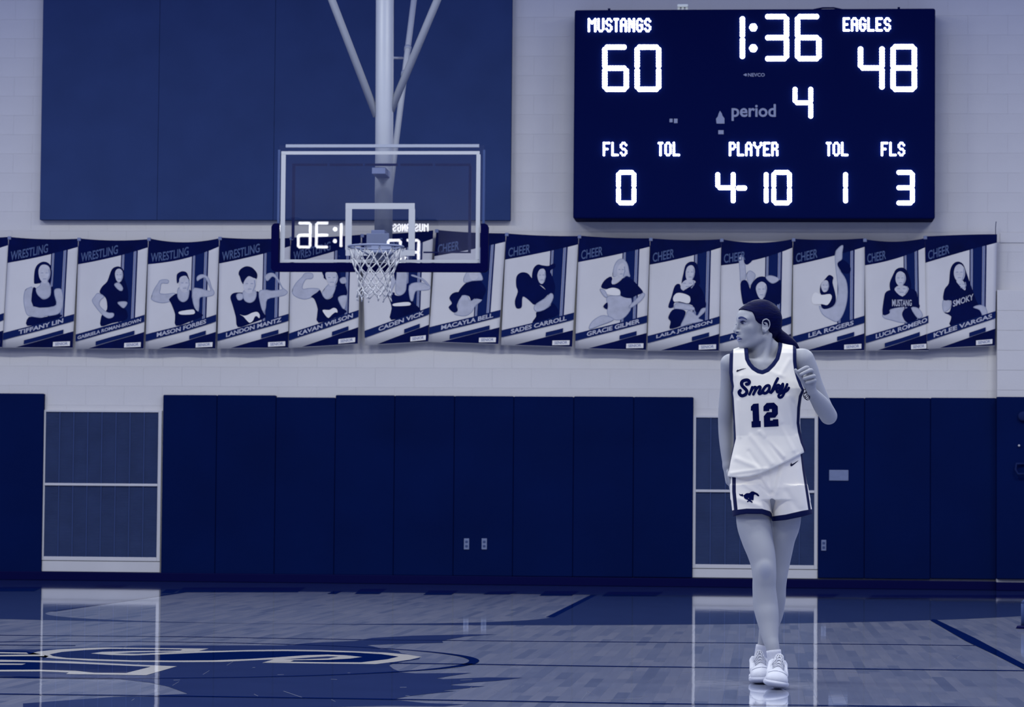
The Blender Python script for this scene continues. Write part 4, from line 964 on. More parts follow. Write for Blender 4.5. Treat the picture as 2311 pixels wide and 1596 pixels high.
def mask_mat(name, ca, cb, rough=0.7, spec=0.2, soft=0.6, bump=0.0, bscale=300, var=0.0, sheen=0.0):
    m = mat(name, ca, rough, spec, bump=bump, bscale=bscale); nt = m.node_tree; b = nt.nodes['Principled BSDF']
    at = nt.nodes.new('ShaderNodeAttribute'); at.attribute_name = 'mask'
    mr = nt.nodes.new('ShaderNodeMapRange'); mr.inputs['From Min'].default_value = -soft; mr.inputs['From Max'].default_value = soft
    nt.links.new(at.outputs['Fac'], mr.inputs['Value'])
    mx = nt.nodes.new('ShaderNodeMix'); mx.data_type = 'RGBA'; mx.inputs[6].default_value = ca; mx.inputs[7].default_value = cb
    nt.links.new(mr.outputs[0], mx.inputs[0]); nt.links.new(mx.outputs[2], b.inputs['Base Color'])
    return m
SKIN = C(144, 152, 178, 0.77)
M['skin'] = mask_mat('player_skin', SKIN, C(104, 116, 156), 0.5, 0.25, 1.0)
M['jersey'] = mask_mat('white_mesh_jersey', C(190, 194, 208), C(0, 13, 64), 0.75, 0.15, 0.7, 0.12, 900)
M['shorts'] = mask_mat('white_mesh_shorts', C(198, 201, 214), C(0, 10, 60), 0.75, 0.15, 0.7, 0.12, 900)
M['navy_print'] = mat('navy_twill_print', C(0, 8, 60), 0.7, 0.04)
M['black_print'] = mat('black_logo_print', C(0, 2, 40), 0.6, 0.15)
M['hair'] = mat('dark_brown_hair', C(0, 4, 48), 0.55, 0.05, 0.3, 40, 0.25, 60, stretch=(0.4, 1, 3))
M['shoe'] = mat('white_shoe_upper', C(164, 172, 200), 0.55, 0.25, 0.03, 30, 0.1, 200)
M['sole'] = mat('white_shoe_sole', C(160, 168, 198), 0.45, 0.3)
M['seam_grey'] = mat('grey_stitching', C(120, 130, 162), 0.7, 0.1)
M['lace'] = mat('white_lace', C(164, 172, 200), 0.7, 0.1)
M['sock'] = mat('white_sock', C(162, 170, 200), 0.85, 0.1, 0.05, 60, 0.3, 400)
M['brow'] = mat('dark_brow', C(30, 40, 92), 0.6, 0.2)
M['iris'] = mat('dark_iris', C(20, 30, 84), 0.15, 0.5)
M['eye_white'] = mat('eye_white', C(124, 134, 172), 0.2, 0.5)
M['lip'] = mat('lip', C(104, 112, 158), 0.45, 0.3)
M['mouth'] = mat('mouth_dark', C(8, 16, 70), 0.6, 0.2)
M['lip_low'] = mat('lower_lip', C(134, 142, 180), 0.4, 0.3)

# ---- head frame: a forward, b her left, c up, from the middle of the head at ear height
TH = math.radians(68)
HF = np.array([-math.sin(TH), -math.cos(TH), 0.0]); HL = np.array([math.cos(TH), -math.sin(TH), 0.0]); HU = np.array([0.0, 0.0, 1.0])
HE = P(1713, 738, 0.0)
def hd(a, b, c): return HE + HF * a + HL * b + HU * c
HR = np.stack([HF, HL, HU])

# ---- body
X0, X1 = P(1600, 1100)[0], P(1905, 1100)[0]
zs = np.concatenate([np.arange(0.05, 0.80, 0.0045), np.arange(0.80, 1.30, 0.004), np.arange(1.30, 1.78, 0.0022)])
B = Field(axis(X0, X1, 0.0027), axis(Y0 - 0.30, Y0 + 0.36, 0.0030), zs)
def q(px, py, dy, r): return (P(px, py, dy), r * KP)
# near leg, then the leg crossing behind
B.chain([q(1703, 1110, 0.0, 42), q(1701, 1175, -.02, 39), q(1708, 1213, -.05, 35.5), q(1717, 1245, -.075, 31.5), q(1722.5, 1271, -.09, 28.5), q(1725, 1300, -.105, 26.5), q(1724.5, 1326, -.10, 26), q(1727.5, 1363, -.10, 27.5),
         q(1731, 1387, -.115, 26), q(1734.5, 1411, -.13, 22.5), q(1738.5, 1441, -.155, 18), q(1744, 1463, -.175, 15), q(1749, 1500, -.18, 14)])
B.ell(P(1726, 1286, -.135), (0.030, 0.022, 0.036), None, 0.02)
B.chain([q(1767, 1110, 0.02, 42), q(1769, 1175, 0.03, 38), q(1760, 1213, 0.05, 35), q(1757, 1245, 0.065, 31), q(1754.5, 1271, 0.075, 28), q(1751.5, 1300, 0.08, 25.5), q(1749, 1326, .10, 25), q(1748, 1351, .12, 25),
         q(1743, 1387, .16, 24), q(1733, 1420, .19, 20), q(1724.5, 1452, .22, 14.2), q(1717, 1475, .23, 13.5), q(1714, 1500, .23, 13)])
# trunk
B.ell(P(1735, 1085, 0.0), (0.160, 0.095, 0.13), None, 0.03)
B.ell(P(1735, 985, 0.0), (0.128, 0.085, 0.13), None, 0.04)
B.ell(P(1729, 885, 0.0), (0.140, 0.092, 0.16), None, 0.04)
B.cone(P(1652, 822, 0.02), P(1808, 815, 0.01), 0.040, 0.042, 0.03)
B.cone(P(1732, 790, 0.02), P(1650, 820, 0.03), 0.045, 0.030, 0.03)
B.cone(P(1732, 790, 0.02), P(1810, 812, 0.02), 0.045, 0.036, 0.03)
B.ell(P(1724, 835, -.045), (0.075, 0.038, 0.055), None, 0.03)
# collar bones and neck muscles
B.cone(P(1716, 822, -.062), P(1670, 806, -.03), 0.010, 0.009, 0.018); B.cone(P(1734, 822, -.062), P(1785, 804, -.03), 0.010, 0.009, 0.018)
B.cone(hd(-.012, 0, -.05), P(1727, 815, 0.01), 0.050, 0.058, 0.02)
B.cone(hd(-.03, .05, -.04), P(1727, 818, -.058), 0.014, 0.012, 0.02)
# hanging arm
B.chain([q(1646, 820, .03, 20), q(1642.5, 863, .045, 16.5), q(1639, 925, .06, 18), q(1638, 958, .07, 17.3), q(1639, 985, .07, 17), q(1640.5, 1015, .06, 15), q(1643, 1052, .05, 11.5)])
B.chain([q(1643, 1052, .05, 11), q(1646, 1072, .05, 11.5), q(1648, 1086, .05, 11)])
for k_, (dx, ln) in enumerate(((-.026, 30), (-.009, 35), (.009, 33), (.025, 26))):
    B.chain([q(1648, 1086, .05 + dx, 4.6), q(1650, 1086 + ln * .5, .045 + dx, 4.3), q(1654, 1086 + ln, .035 + dx, 3.6)], 0.004)
B.chain([q(1644, 1066, .02, 5.5), q(1648, 1084, .005, 4.8), q(1652, 1096, 0.0, 4.2)], 0.006)
# bent arm
B.chain([q(1812, 813, .01, 26), q(1822, 835, .02, 24.5), q(1836, 870, .035, 21.5), q(1858, 917, .06, 19.5), q(1870, 939, .07, 17.5)], 0.015)
B.chain([q(1870, 939, .065, 18), q(1858, 920, .0, 20), q(1845, 902, -.06, 16.5), q(1831, 884, -.115, 11.5)], 0.015)
B.chain([q(1831, 884, -.115, 11), q(1827, 866, -.13, 12.5)], 0.010)
for a_, b_ in (((1819, 868), (1820, 850)), ((1826, 868), (1827, 850)), ((1833, 868), (1833, 853))):
    B.cone(P(*a_, -.135), P(*b_, -.143), 8 * KP, 7.2 * KP, 0.008)
FIN = [[(1823, 848, -.145, 5.0), (1822, 830, -.172, 4.7), (1802, 838.5, -.192, 3.9)], [(1829, 850, -.145, 5.0), (1830.5, 836, -.180, 4.8), (1808, 845, -.200, 4.0)],
       [(1834, 855, -.142, 4.8), (1836, 849, -.178, 4.6), (1815, 854.5, -.198, 3.9)], [(1837, 863, -.138, 4.4), (1838, 859, -.170, 4.2), (1821, 864, -.190, 3.6)],
       [(1817, 868, -.145, 6.0), (1807.5, 852, -.168, 4.9), (1795.5, 835.5, -.172, 3.8)]]
for fg in FIN: B.chain([q(*j_) for j_ in fg], 0.0035)
# head
B.ell(hd(-.006, 0, .032), (.095, .071, .086), HR, 0.01)
B.ell(hd(.048, 0, .042), (.057, .059, .052), HR, 0.02)
B.ell(hd(.044, 0, -.026), (.056, .052, .074), HR, 0.02)
for s_ in (-1, 1):
    B.ell(hd(.060, s_ * .037, -.008), (.024, .020, .022), HR, 0.018)
    B.cone(hd(.004, s_ * .050, -.050), hd(.066, s_ * .018, -.086), .016, .014, 0.02)
    B.ell(hd(-.004, s_ * .071, .0), (.0185, .0085, .0300), np.stack([HF * .96 + HU * .25, HL * .92 - HF * .35, HU]), 0.004)
    B.cone(hd(.090, s_ * .012, .031), hd(.080, s_ * .044, .031), .014, .011, 0.014)
B.ell(hd(.082, 0, -.088), (.016, .020, .016), HR, 0.014)
B.ell(hd(.084, 0, -.055), (.019, .026, .024), HR, 0.014)
B.ell(hd(.09, .034, .012), (.016, .017, .0095), HR, 0.012, True); B.ell(hd(.09, -.034, .012), (.016, .017, .0095), HR, 0.012, True)
B.ell(hd(.070, .0315, .012), (.0165, .0165, .0130), HR, 0.006); B.ell(hd(.070, -.0315, .012), (.0165, .0165, .0130), HR, 0.006)
B.cone(hd(.099, 0, .024), hd(.116, 0, -.020), .0085, .0110, 0.010)
for s_ in (-1, 1): B.ell(hd(.105, s_ * .0115, -.027), (.0115, .0075, .0085), HR, 0.007)
B.ell(hd(.1015, 0, -.0475), (.0075, .019, .0060), HR, 0.005); B.ell(hd(.0985, 0, -.0615), (.0075, .017, .0062), HR, 0.005)
B.cone(hd(.1115, -.016, -.0545), hd(.1115, .016, -.0545), .0050, .0050, 0.005, True)
for s_ in (-1, 1):
    B.ell(hd(.003, s_ * .083, .002), (.0110, .0085, .0190), HR, 0.004, True)
    B.chain([(hd(.014, s_ * .0755, .004), .0030), (hd(.013, s_ * .0775, .022), .0034), (hd(.000, s_ * .0800, .031), .0036), (hd(-.014, s_ * .0815, .026), .0036), (hd(-.020, s_ * .0815, .008), .0034), (hd(-.014, s_ * .079, -.012), .0032), (hd(.001, s_ * .0760, -.026), .0052)], 0.003)
    B.chain([(hd(.005, s_ * .0765, .016), .0026), (hd(-.008, s_ * .0780, .008), .0030), (hd(-.008, s_ * .0775, -.008), .0028), (hd(.006, s_ * .0755, -.013), .0034)], 0.003)
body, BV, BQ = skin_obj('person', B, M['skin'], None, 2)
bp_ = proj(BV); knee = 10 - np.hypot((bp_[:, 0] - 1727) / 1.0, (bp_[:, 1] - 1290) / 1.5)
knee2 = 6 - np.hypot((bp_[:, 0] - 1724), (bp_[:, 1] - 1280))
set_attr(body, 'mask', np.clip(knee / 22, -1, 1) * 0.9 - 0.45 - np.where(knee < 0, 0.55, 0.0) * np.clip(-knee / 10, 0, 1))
tag(body, 'basketball player in white sleeveless jersey and shorts walking with one hand raised', 'person')
body_bvh = BVHTree.FromPolygons([tuple(p) for p in BV], [tuple(map(int, f_)) for f_ in BQ])

# ---- hair
Hh_ = Field(axis(HE[0] - .15, HE[0] + .22, 0.0025), axis(HE[1] - .13, HE[1] + .17, 0.0025), axis(HE[2] - .13, HE[2] + .14, 0.0025))
Hh_.ell(hd(-.006, 0, .033), (.1035, .0795, .0945), HR, 0.005); Hh_.ell(hd(-.052, 0, -.006), (.048, .058, .046), HR, 0.02)
Hh_.ell(hd(.050, 0, .052), (.056, .062, .046), HR, 0.01)
hx, hy, hz = Hh_.x[:, None, None], Hh_.y[None, :, None], Hh_.z[None, None, :]
aa = (hx - HE[0]) * HF[0] + (hy - HE[1]) * HF[1]; cc = hz - HE[2]
hl_c = np.array([-.08, -.05, -.02, -.004, .008, .013, .026, .05, .064, .072, .079, .086, .10]); hl_a = np.array([-.052, -.045, -.026, -.014, .014, .029, .042, .050, .056, .078, .100, .125, .16])
cutd = (np.interp(cc, hl_c, hl_a) - aa)
Hh_.d = np.maximum(Hh_.d, -cutd.astype(np.float32) * 0.8)
Hh_.chain([q(1748, 738, .05, 12), q(1755, 754, .055, 14), q(1768, 767, .055, 16), q(1784, 777, .05, 13.5), q(1797, 786, .045, 7)], 0.012)
hair, hv, hq = skin_obj('hair', Hh_, M['hair'], body, 2)
tube('hair_band', [P(1751, 741, .035) + KP * np.array([11.5 * math.cos(t_) * .8, 13 * math.sin(t_), 9 * math.cos(t_)]) for t_ in np.linspace(0, 2 * math.pi, 25)[:-1]], 0.0045, M['black_print'], hair, 8, True)

# ---- decals laid on a surface by looking at it from the front
def lay(bvh, off=0.0016):
    o_ = Vector(CAM)
    def fn(x, y):
        d_ = Vector(ray(x, y)).normalized(); hit = bvh.ray_cast(o_, d_, 60)
        if hit[0] is None: return None
        return tuple(hit[0] - d_ * off)
    return fn
on_body = lay(body_bvh, 0.0012)
z4 = lambda pl: np.array(pl, float) / 7.98 + (1620, 660)
for nm, mt, pl in (('eyebrow', 'brow', [(366, 462), (398, 436), (450, 437), (502, 464), (528, 494), (482, 479), (430, 471), (384, 480)]), ('eyebrow', 'brow', [(296, 468), (308, 474), (318, 520), (306, 512)]),
        ('eye', 'eye_white', [(414, 548), (432, 532), (465, 532), (500, 549), (470, 564), (432, 566)]), ('iris', 'iris', [(420, 540), (440, 527), (458, 535), (460, 558), (440, 572), (424, 560)]),
        ('eye_shade', 'lip', [(392, 520), (415, 492), (455, 488), (480, 505), (440, 515), (410, 540)]), ('lash_line', 'mouth', [(404, 548), (420, 520), (465, 514), (506, 546), (470, 530), (430, 532)]), ('eye', 'iris', [(310, 560), (330, 566), (334, 580), (316, 585)]),  # socket shade between brow and eye is painted on as a darker decal
        ('nostril', 'brow', [(328, 708), (360, 706), (382, 718), (352, 732), (332, 726)]), ('upper_lip', 'lip', [(328, 800), (352, 800), (400, 815), (442, 838), (400, 836), (365, 850), (345, 852), (334, 830)]),
        ('mouth_gap', 'mouth', [(362, 852), (398, 830), (440, 838), (404, 848)]), ('lower_lip', 'lip_low', [(345, 862), (400, 850), (428, 846), (396, 872), (352, 884)])):
    o_off = {'iris': 0.0018, 'lash_line': 0.0024, 'mouth_gap': 0.0026, 'lower_lip': 0.0016, 'upper_lip': 0.0020}.get(nm, 0.0012)
    p_ = Print(); p_.poly([smooth_poly(z4(pl), 3)], 1.2); p_.make(nm, lay(body_bvh, o_off), M[mt], body)

# ---- jersey
def zz_(py, px=1730): return P(px, py)[2]
def row(py, xl, xr, f_, b_): return (zz_(py), P(xl, py)[0], P(xr, py)[0], Y0 + f_, Y0 + b_)
J = Field(axis(P(1625, 900)[0], P(1840, 900)[0], 0.0026), axis(Y0 - .19, Y0 + .18, 0.0030), axis(zz_(1095), zz_(768), 0.0026))
J.loft([row(781, 1676, 1788, -.03, .065), row(788, 1655, 1799, -.062, .085), row(798, 1645, 1803, -.085, .10), row(830, 1643, 1805, -.110, .115), row(850, 1643, 1808, -.122, .12), row(878, 1648, 1816, -.132, .12),
        row(900, 1652.5, 1809.5, -.134, .115), row(930, 1654, 1806, -.130, .11), row(960, 1656, 1806, -.126, .11), row(985, 1659, 1809, -.126, .115), row(1005, 1655.5, 1815, -.130, .12), row(1020, 1652, 1819, -.134, .125),
        row(1050, 1646, 1821, -.142, .135), row(1090, 1640, 1822, -.150, .14)], 2.4)
J.cone(P(1732, 790, 0.02), P(1650, 820, 0.03), 0.050, 0.037, 0.02); J.cone(P(1732, 790, 0.02), P(1810, 812, 0.02), 0.050, 0.044, 0.02)
J.cone(P(1652, 822, 0.02), P(1808, 815, 0.01), 0.048, 0.052, 0.02)
gx, gz = np.meshgrid(J.x, J.z, indexing='ij'); gp = proj(np.stack([gx.ravel(), np.full(gx.size, Y0 - 0.09), gz.ravel()], -1))
def curve_x(pts): pts = np.array(pts, float); return lambda py: np.interp(py, pts[:, 0], pts[:, 1])
arm_r = curve_x([(770, 1797.5), (815, 1797.5), (835, 1800), (855, 1805.5), (872, 1812), (882, 1818), (892, 1850)]); arm_l = curve_x([(780, 1646.5), (840, 1645), (858, 1647.5), (872, 1651.5), (882, 1650), (890, 1600)])
hem = curve_x([(1620, 1074), (1643, 1076), (1668, 1078.5), (1690, 1077), (1715, 1070), (1745, 1057), (1780, 1040), (1818, 1019), (1840, 1010)])
N_IN = z4([(560, 1190), (600, 1270), (660, 1340), (740, 1390), (800, 1405), (880, 1370), (970, 1280), (1040, 1180), (1075, 1050), (1090, 960), (1090, 600), (540, 600), (545, 1035)])
def poly_dist(pts, pl):
    pl = np.asarray(pl, float); d = np.full(len(pts), 1e9)
    for a, b in zip(pl, np.roll(pl, -1, 0)):
        ab = b - a; t = np.clip(((pts - a) @ ab) / max(ab @ ab, 1e-9), 0, 1); d = np.minimum(d, np.hypot(*(pts - a - t[:, None] * ab).T))
    return d
def signed(pts, pl): d = poly_dist(pts, pl); return np.where(inside(pts, [pl]), -d, d)
def ridge(pts, a, b, w):
    a, b = np.array(a, float), np.array(b, float); ab = b - a; t = np.clip(((pts - a) @ ab) / (ab @ ab), 0, 1)
    return np.exp(-(np.hypot(*(pts - a - t[:, None] * ab).T) / w) ** 2)
fold = sum(s_ * ridge(gp, a, b, w_) for a, b, w_, s_ in (((1662, 1035), (1712, 1056), 6, 1), ((1695, 985), (1742, 1046), 6, 1), ((1715, 975), (1768, 1030), 5, .9), ((1752, 935), (1792, 1015), 6, 1.1), ((1778, 895), (1790, 960), 5, .8),
     ((1782, 812), (1762, 846), 5, .7), ((1666, 905), (1670, 985), 5, .7), ((1650, 1068), (1730, 1058), 4, .8), ((1690, 1020), (1720, 1062), 5, -.8), ((1730, 990), (1770, 1045), 5, -.8), ((1765, 960), (1800, 1020), 5, -.8), ((1672, 850), (1664, 880), 5, .7),
     ((1735, 838), (1768, 850), 5, .6), ((1800, 985), (1812, 1010), 5, 1.0)))
J.d -= (0.0034 * fold.reshape(gx.shape)[:, None, :] * (J.y < Y0)[None, :, None]).astype(np.float32)
cut2 = np.maximum.reduce([gp[:, 0] - arm_r(gp[:, 1]), arm_l(gp[:, 1]) - gp[:, 0], (gp[:, 1] - hem(gp[:, 0])) * .85]).reshape(gx.shape) * KP
def smax(a, b, k): h = np.maximum(k - np.abs(a - b), 0) / k; return np.maximum(a, b) + h * h * k * .25
J.d = smax(J.d, cut2[:, None, :].astype(np.float32), 0.006).astype(np.float32)
neck2 = (-signed(gp, N_IN)).reshape(gx.shape) * KP
ncut = np.minimum(neck2[:, None, :], (Y0 + 0.035 - J.y)[None, :, None]).astype(np.float32)
J.d = smax(J.d, ncut, 0.004).astype(np.float32)
jersey, JV, JQ = skin_obj('jersey', J, M['jersey'], body, 2)
jp = proj(JV); frontish = JV[:, 1]
m_neck = 9.0 - signed(jp, N_IN)
m_arm = np.where(jp[:, 1] < 884, 8.2 - (arm_r(jp[:, 1]) - jp[:, 0]), -9); m_arml = np.where(jp[:, 1] < 886, np.interp(jp[:, 1], [845, 886], [8.8, 3.0]) - (jp[:, 0] - arm_l(np.minimum(jp[:, 1], 872))), -9)
def line_d(pts, pl):
    pl = np.asarray(pl, float); d = np.full(len(pts), 1e9)
    for a, b in zip(pl[:-1], pl[1:]):
        ab = b - a; t = np.clip(((pts - a) @ ab) / (ab @ ab), 0, 1); d = np.minimum(d, np.hypot(*(pts - a - t[:, None] * ab).T))
    return d
m_sr = 3.4 - line_d(jp, [(1813, 880), (1806, 895), (1802.5, 920), (1801, 955), (1804, 975), (1810, 998), (1816, 1012), (1819, 1024)])
m_sl = np.where(jp[:, 1] > 870, (curve_x([(870, 1652), (900, 1656), (960, 1659.5), (990, 1661), (1010, 1656), (1040, 1649), (1062, 1645), (1070, 1640)])(jp[:, 1]) - jp[:, 0]), -9)
back_in = np.where((signed(jp, N_IN) < 6) & (JV[:, 1] > Y0 - .02), 5.0, -9)
set_attr(jersey, 'mask', np.maximum.reduce([m_neck, m_arm, m_arml, m_sr, m_sl, back_in]))
on_j = lay(BVHTree.FromPolygons([tuple(p) for p in JV], [tuple(map(int, f_)) for f_ in JQ]), 0.0022)
zt = lambda pl: np.array(pl, float) / 9.975 + (1650, 820)
# script lettering, as one brush line per letter
def script(strokes, name, parent, fn, w=10.2):
    for pts, wd_ in strokes:
        c_ = open_curve(zt(pts), 6); p_ = Print(); p_.stroke(c_, wd_ * 1.07); p_.make(name, fn, M['navy_print'], parent)
SMOKY = [([(345, 470), (385, 465), (410, 425), (385, 385), (335, 378), (270, 395), (235, 440), (245, 500), (300, 560), (345, 610), (350, 660), (310, 710), (240, 732), (195, 700), (180, 650), (205, 615)], 6.8),
         ([(410, 700), (440, 640), (475, 540)], 5.6), ([(440, 640), (490, 560), (540, 535), (560, 560), (535, 630), (500, 700)], 5.6), ([(535, 630), (590, 555), (640, 525), (660, 550), (640, 620), (620, 665), (640, 690), (690, 670)], 5.6),
         ([(690, 670), (720, 600), (780, 520), (840, 500), (865, 530), (850, 600), (800, 660), (745, 675), (715, 640)], 6.0), ([(850, 600), (870, 650), (910, 645)], 5.2), ([(900, 660), (950, 560), (1005, 430), (1050, 345)], 6.0),
         ([(925, 640), (985, 560), (1050, 490), (1085, 500), (1085, 540), (1040, 570)], 5.2), ([(1010, 570), (1030, 620), (1050, 650), (1090, 610), (1130, 520), (1165, 465)], 5.6), ([(1150, 490), (1165, 470), (1165, 530), (1120, 610), (1135, 640), (1180, 620), (1225, 560), (1262, 475)], 5.6),
         ([(1262, 475), (1225, 570), (1190, 680), (1150, 750), (1100, 770), (1070, 745), (1085, 700), (1140, 670), (1210, 645), (1270, 605), (1300, 555)], 5.4)]
script(SMOKY, 'team_lettering', jersey, on_j)
ONE = [(445, 975), (500, 915), (618, 905), (635, 1300), (665, 1298), (668, 1435), (462, 1445), (458, 1310), (490, 1306), (482, 1066), (443, 1068)]
TWO = [(728, 975), (800, 895), (965, 887), (1050, 970), (1056, 1140), (992, 1222), (878, 1228), (880, 1292), (940, 1288), (940, 1265), (1060, 1260), (1070, 1418), (742, 1436), (735, 1195), (808, 1104), (918, 1100), (918, 1030), (862, 1030), (858, 1076), (728, 1078)]
for pl in (ONE, TWO):
    p_ = Print(); p_.poly([resample(zt(pl), 2.5)], 3.0); p_.make('number', on_j, M['navy_print'], jersey)
SW = [(118, 165), (135, 158), (160, 150), (230, 128), (330, 112), (330, 118), (250, 140), (175, 172), (130, 192), (120, 182)]
SW[2:2] = [(140, 140)]
p_ = Print(); p_.poly([smooth_poly(zt(SW), 2)], 1.5); p_.make('swoosh_mark', on_j, M['black_print'], jersey)

# ---- shorts
S_ = Field(axis(P(1632, 1100)[0], P(1850, 1100)[0], 0.0026), axis(Y0 - .19, Y0 + .20, 0.0032), axis(zz_(1192), zz_(1005), 0.0026))
S_.loft([row(1140, 1650, 1829, -.118, .145), row(1125, 1649, 1828, -.122, .145), row(1100, 1648.5, 1823, -.126, .14), row(1060, 1650, 1816, -.118, .125), row(1025, 1656, 1811, -.105, .115), row(1008, 1660, 1808, -.10, .11)], 2.4, 0.01)
S_.d = np.maximum(S_.d, (zz_(1128) - S_.z)[None, None, :].astype(np.float32))
S_.loft([row(1186, 1655, 1746, -.128, .10), row(1165, 1653.5, 1746, -.130, .105), row(1130, 1650, 1744, -.128, .12), row(1095, 1648, 1744, -.120, .13)], 2.3, 0.008)
S_.loft([row(1186, 1737, 1839, -.100, .165), row(1165, 1737, 1836, -.102, .165), row(1130, 1740, 1829, -.108, .155), row(1095, 1738, 1822, -.115, .145)], 2.3, 0.008)
gx2, gz2 = np.meshgrid(S_.x, S_.z, indexing='ij'); gp2 = proj(np.stack([gx2.ravel(), np.full(gx2.size, Y0 - 0.09), gz2.ravel()], -1))
hem2 = curve_x([(1640, 1171), (1655, 1166), (1670, 1162), (1685, 1160), (1720, 1160.5), (1736, 1166), (1741, 1170), (1743, 1177), (1773, 1174), (1808, 1167), (1833, 1160.5), (1850, 1157)])
band2 = curve_x([(1640, 1156), (1655, 1151.5), (1685, 1148), (1720, 1148.5), (1738, 1154), (1741, 1158), (1743, 1165.5), (1773, 1161.5), (1810, 1153), (1831, 1149.5), (1850, 1146)])
fold2 = sum(s_ * ridge(gp2, a, b, w_) for a, b, w_, s_ in (((1700, 1062), (1738, 1114), 4, -1.1), ((1712, 1058), (1740, 1112), 5, .8), ((1757, 1052), (1744, 1112), 4, -1.2), ((1773, 1042), (1752, 1110), 6, .9), ((1735, 1055), (1739, 1108), 4, -.8), ((1742, 1112), (1742, 1165), 4, -1.6),
     ((1665, 1082), (1708, 1112), 5, .9), ((1668, 1125), (1715, 1142), 6, .8), ((1715, 1098), (1738, 1116), 3, -1.0), ((1800, 1060), (1812, 1140), 8, .7), ((1775, 1110), (1800, 1150), 7, -.6)))
S_.d -= (0.0036 * fold2.reshape(gx2.shape)[:, None, :] * (S_.y < Y0)[None, :, None]).astype(np.float32)
S_.d = smax(S_.d, ((gp2[:, 1] - hem2(gp2[:, 0])) * .95 * KP).reshape(gx2.shape)[:, None, :].astype(np.float32), 0.004).astype(np.float32)
shorts, SV, SQ = skin_obj('shorts', S_, M['shorts'], body, 2)
sp_ = proj(SV)
m_band = sp_[:, 1] - band2(sp_[:, 0])
cl = curve_x([(1060, 1654.5), (1080, 1656.5), (1110, 1656.5), (1150, 1660.5), (1170, 1662)]); m_s1 = 4.2 - np.abs(sp_[:, 0] - cl(sp_[:, 1]))
cr_ = curve_x([(1010, 1808), (1025, 1809.5), (1060, 1813.5), (1100, 1819.5), (1150, 1827), (1170, 1830)]); m_s2 = 3.0 - np.abs(sp_[:, 0] - cr_(sp_[:, 1]))
set_attr(shorts, 'mask', np.maximum.reduce([m_band, m_s1, m_s2]))
on_s = lay(BVHTree.FromPolygons([tuple(p) for p in SV], [tuple(map(int, f_)) for f_ in SQ]), 0.0022)
zh = lambda pl: np.array(pl, float) / 19.26 + (1640, 1080)
HORSE = [(540, 655), (575, 685), (640, 690), (690, 672), (712, 690), (705, 735), (740, 735), (800, 680), (870, 640), (960, 640), (1020, 625), (1030, 585), (1065, 590), (1070, 560), (1110, 570), (1145, 560), (1200, 585), (1280, 620), (1350, 660), (1400, 715), (1415, 750), (1395, 785), (1360, 775), (1290, 725), (1250, 695), (1205, 700), (1180, 740), (1175, 820), (1172, 900), (1160, 940), (1120, 945),
     (1060, 930), (1045, 960), (1100, 985), (1135, 1045), (1100, 1060), (1050, 1030), (985, 995), (950, 1005), (915, 1040), (870, 1005), (905, 975), (935, 965), (920, 935), (850, 905), (790, 880), (755, 835), (740, 775), (715, 765), (690, 790), (650, 765), (610, 750), (565, 735), (545, 700)]
p_ = Print(); p_.poly([zh(HORSE), zh([(920, 850), (955, 850), (975, 905), (945, 880)])], 1.6); p_.make('horse_emblem', on_s, M['navy_print'], shorts)
zs2 = lambda pl: np.array(pl, float) / 3.99 + (1560, 1000)
p_ = Print(); p_.poly([smooth_poly(zs2([(893, 200), (898, 182), (903, 178), (905, 190), (925, 182), (968, 155), (945, 178), (915, 202), (900, 209)]), 2)], 1.5); p_.make('swoosh_mark', on_s, M['black_print'], shorts)

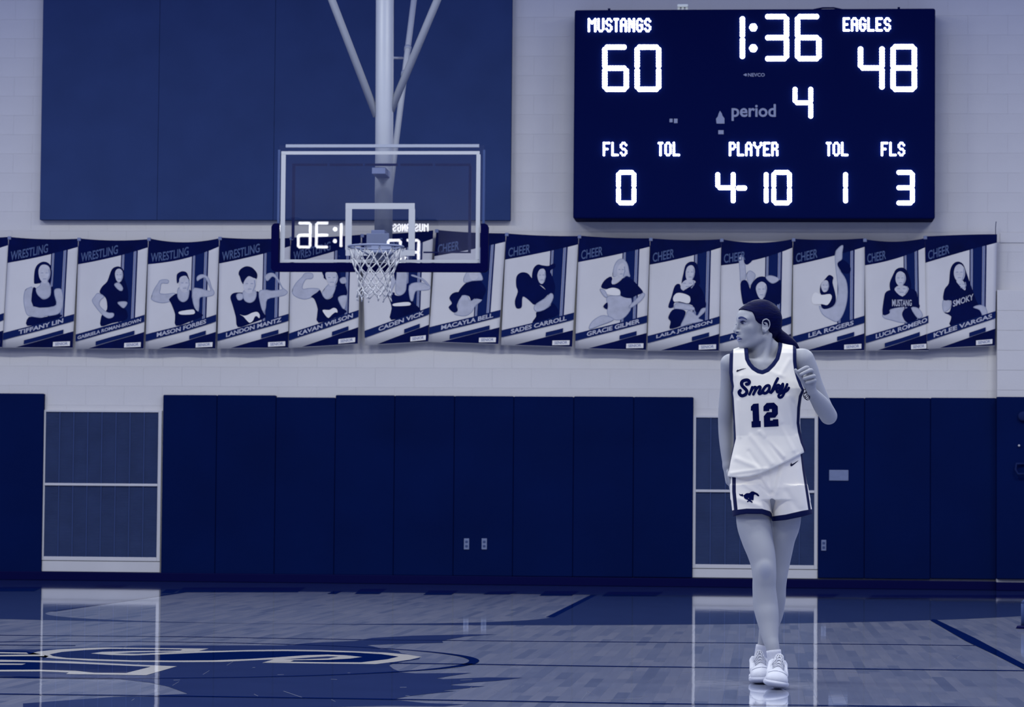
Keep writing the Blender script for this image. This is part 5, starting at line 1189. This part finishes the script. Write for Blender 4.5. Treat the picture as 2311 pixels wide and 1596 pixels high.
# ---- shoes and socks
def shoe(heel_px, toe_px, dy_heel, dy_toe, roll, ankle, label):
    Hx = onY(heel_px, 1545, Y0 + dy_heel)[0]; Tx = onY(toe_px, 1550, Y0 + dy_toe)[0]
    o_ = np.array([Hx, Y0 + dy_heel, 0.0]); fw = np.array([Tx - Hx, dy_toe - dy_heel, 0.0]); Ln = np.linalg.norm(fw); fw /= Ln; lt = np.array([-fw[1], fw[0], 0.0])
    up = np.array([0, 0, 1.0]); c_, s_ = math.cos(roll), math.sin(roll); lt2, up2 = lt * c_ + up * s_, up * c_ - lt * s_
    lift = 0.046 * abs(math.sin(roll)) + 0.0015; sc = Ln / 0.285
    L = lambda s, b, z: o_ + fw * s * sc + lt2 * b + up2 * z + np.array([0, 0, lift])
    R3 = np.stack([fw, lt2, up2])
    lo = np.minimum(o_, o_ + fw * Ln) - .10; hi = np.maximum(o_, o_ + fw * Ln) + .10
    Af = Field(axis(lo[0], hi[0], .0024), axis(lo[1], hi[1], .0028), axis(-0.004, 0.175, .0024))
    Af.ell(L(.200, 0, .040), (.080, .049, .034), R3, .012); Af.ell(L(.13, 0, .048), (.105, .043, .045), R3, .02); Af.cone(L(.047, 0, .050), L(.055, 0, .095), .040, .039, .02)
    Af.ell(L(.235, 0, .034), (.052, .049, .028), R3, .012)
    Af.cone(L(.168, 0, .070), L(.105, 0, .118), .025, .023, .014)
    for s2 in (-1, 1): Af.cone(L(.055, s2 * .033, .096), L(.155, s2 * .038, .060), .010, .012, .012)
    Af.cone(L(.055, 0, .145), L(.055, 0, .115), .031, .029, .004, True)
    sh_, v_, q_ = skin_obj('shoe', Af, M['shoe'], body, 2); sh_['label'] = label
    So = Field(axis(lo[0], hi[0], .0024), axis(lo[1], hi[1], .0028), axis(-0.004, 0.10, .0020))
    for s0, w0, r0 in ((.045, .041, .0), (.10, .040, .0), (.155, .047, .0), (.205, .053, .0)):
        So.ell(L(s0, 0, .015), (.060, w0 * 1.05, .0165), R3, .010)
    So.ell(L(.240, 0, .022), (.056, .050, .0175), R3, .012); So.ell(L(.028, 0, .024), (.044, .043, .021), R3, .014)
    So.ell(L(.195, 0, .023), (.080, .056, .012), R3, .012); So.ell(L(.060, 0, .026), (.070, .046, .012), R3, .014)
    So.d = np.maximum(So.d, (0.0005 - So.z)[None, None, :].astype(np.float32))
    skin_obj('sole', So, M['sole'], sh_, 1)
    bv = BVHTree.FromPolygons([tuple(p) for p in v_], [tuple(map(int, f_)) for f_ in q_])
    def on_up(s, b):
        h_ = bv.ray_cast(Vector(L(s, b, .22)), -Vector(up2), .4); return (np.array(h_[0]) if h_[0] is not None else L(s, b, .09)) + up2 * .003
    for k in range(5):
        s0 = .192 - k * .018
        for d_ in (-1, 1):
            tube('lace', [on_up(s0 - .018 * t_, d_ * (.026 - .052 * t_)) + up2 * .002 * math.sin(math.pi * t_) for t_ in np.linspace(0, 1, 6)], 0.0022, M['lace'], sh_, 6)
    kn = on_up(.108, 0.0) + up2 * .002
    for d_ in (-1, 1):
        tube('lace_loop', [kn, on_up(.118, d_ * .012) + up2 * .003, on_up(.135, d_ * .024) + up2 * .003, on_up(.150, d_ * .026) + up2 * .002, on_up(.140, d_ * .016) + up2 * .003, kn], 0.0022, M['lace'], sh_, 6)
        tube('lace_end', [kn, on_up(.128, d_ * .006) + up2 * .003, on_up(.165, d_ * .012) + up2 * .002], 0.0022, M['lace'], sh_, 6)
    # panel seams of the upper
    for d_ in (-1, 1):
        tube('toe_seam', [on_up(.20 + .035 * math.sin(t_), d_ * .042 * math.cos(t_)) - up2 * .0022 for t_ in np.linspace(0.15, 1.55, 9)], 0.0014, M['seam_grey'], sh_, 5)
    a0, a1 = ankle
    tube('sock', [a0 + (a1 - a0) * t_ for t_ in np.linspace(0, 1, 9)], [0.030, 0.031, 0.0315, 0.0318, 0.0320, 0.0322, 0.0328, 0.0334, 0.0330], M['sock'], body, 28)
    return sh_
# front foot just landing, rear foot behind it
shoe(1747, 1751, -.145, -.425, math.radians(-9), (P(1751, 1512, -.185), P(1745.8, 1468, -.176)), 'white low basketball shoe stepping in front')
shoe(1712, 1721, .262, -.012, math.radians(2), (P(1713, 1508, .215), P(1722.5, 1457, .220)), 'white low basketball shoe of the rear foot')
# hair ties on the raised wrist
for cx, cy, r_, ty in ((1816, 884, 4.6, .2), (1819, 891, 6.0, -.3), (1822.5, 897, 6.2, .5), (1820, 893, 8.0, .1)):
    c_ = P(cx, cy, -.128)
    tube('hair_tie', [c_ + KP * np.array([r_ * .8 * math.cos(t_), r_ * ty * math.sin(t_), r_ * math.sin(t_)]) for t_ in np.linspace(0, 2 * math.pi, 25)[:-1]], 0.0017, M['black_print'], body, 6, True)
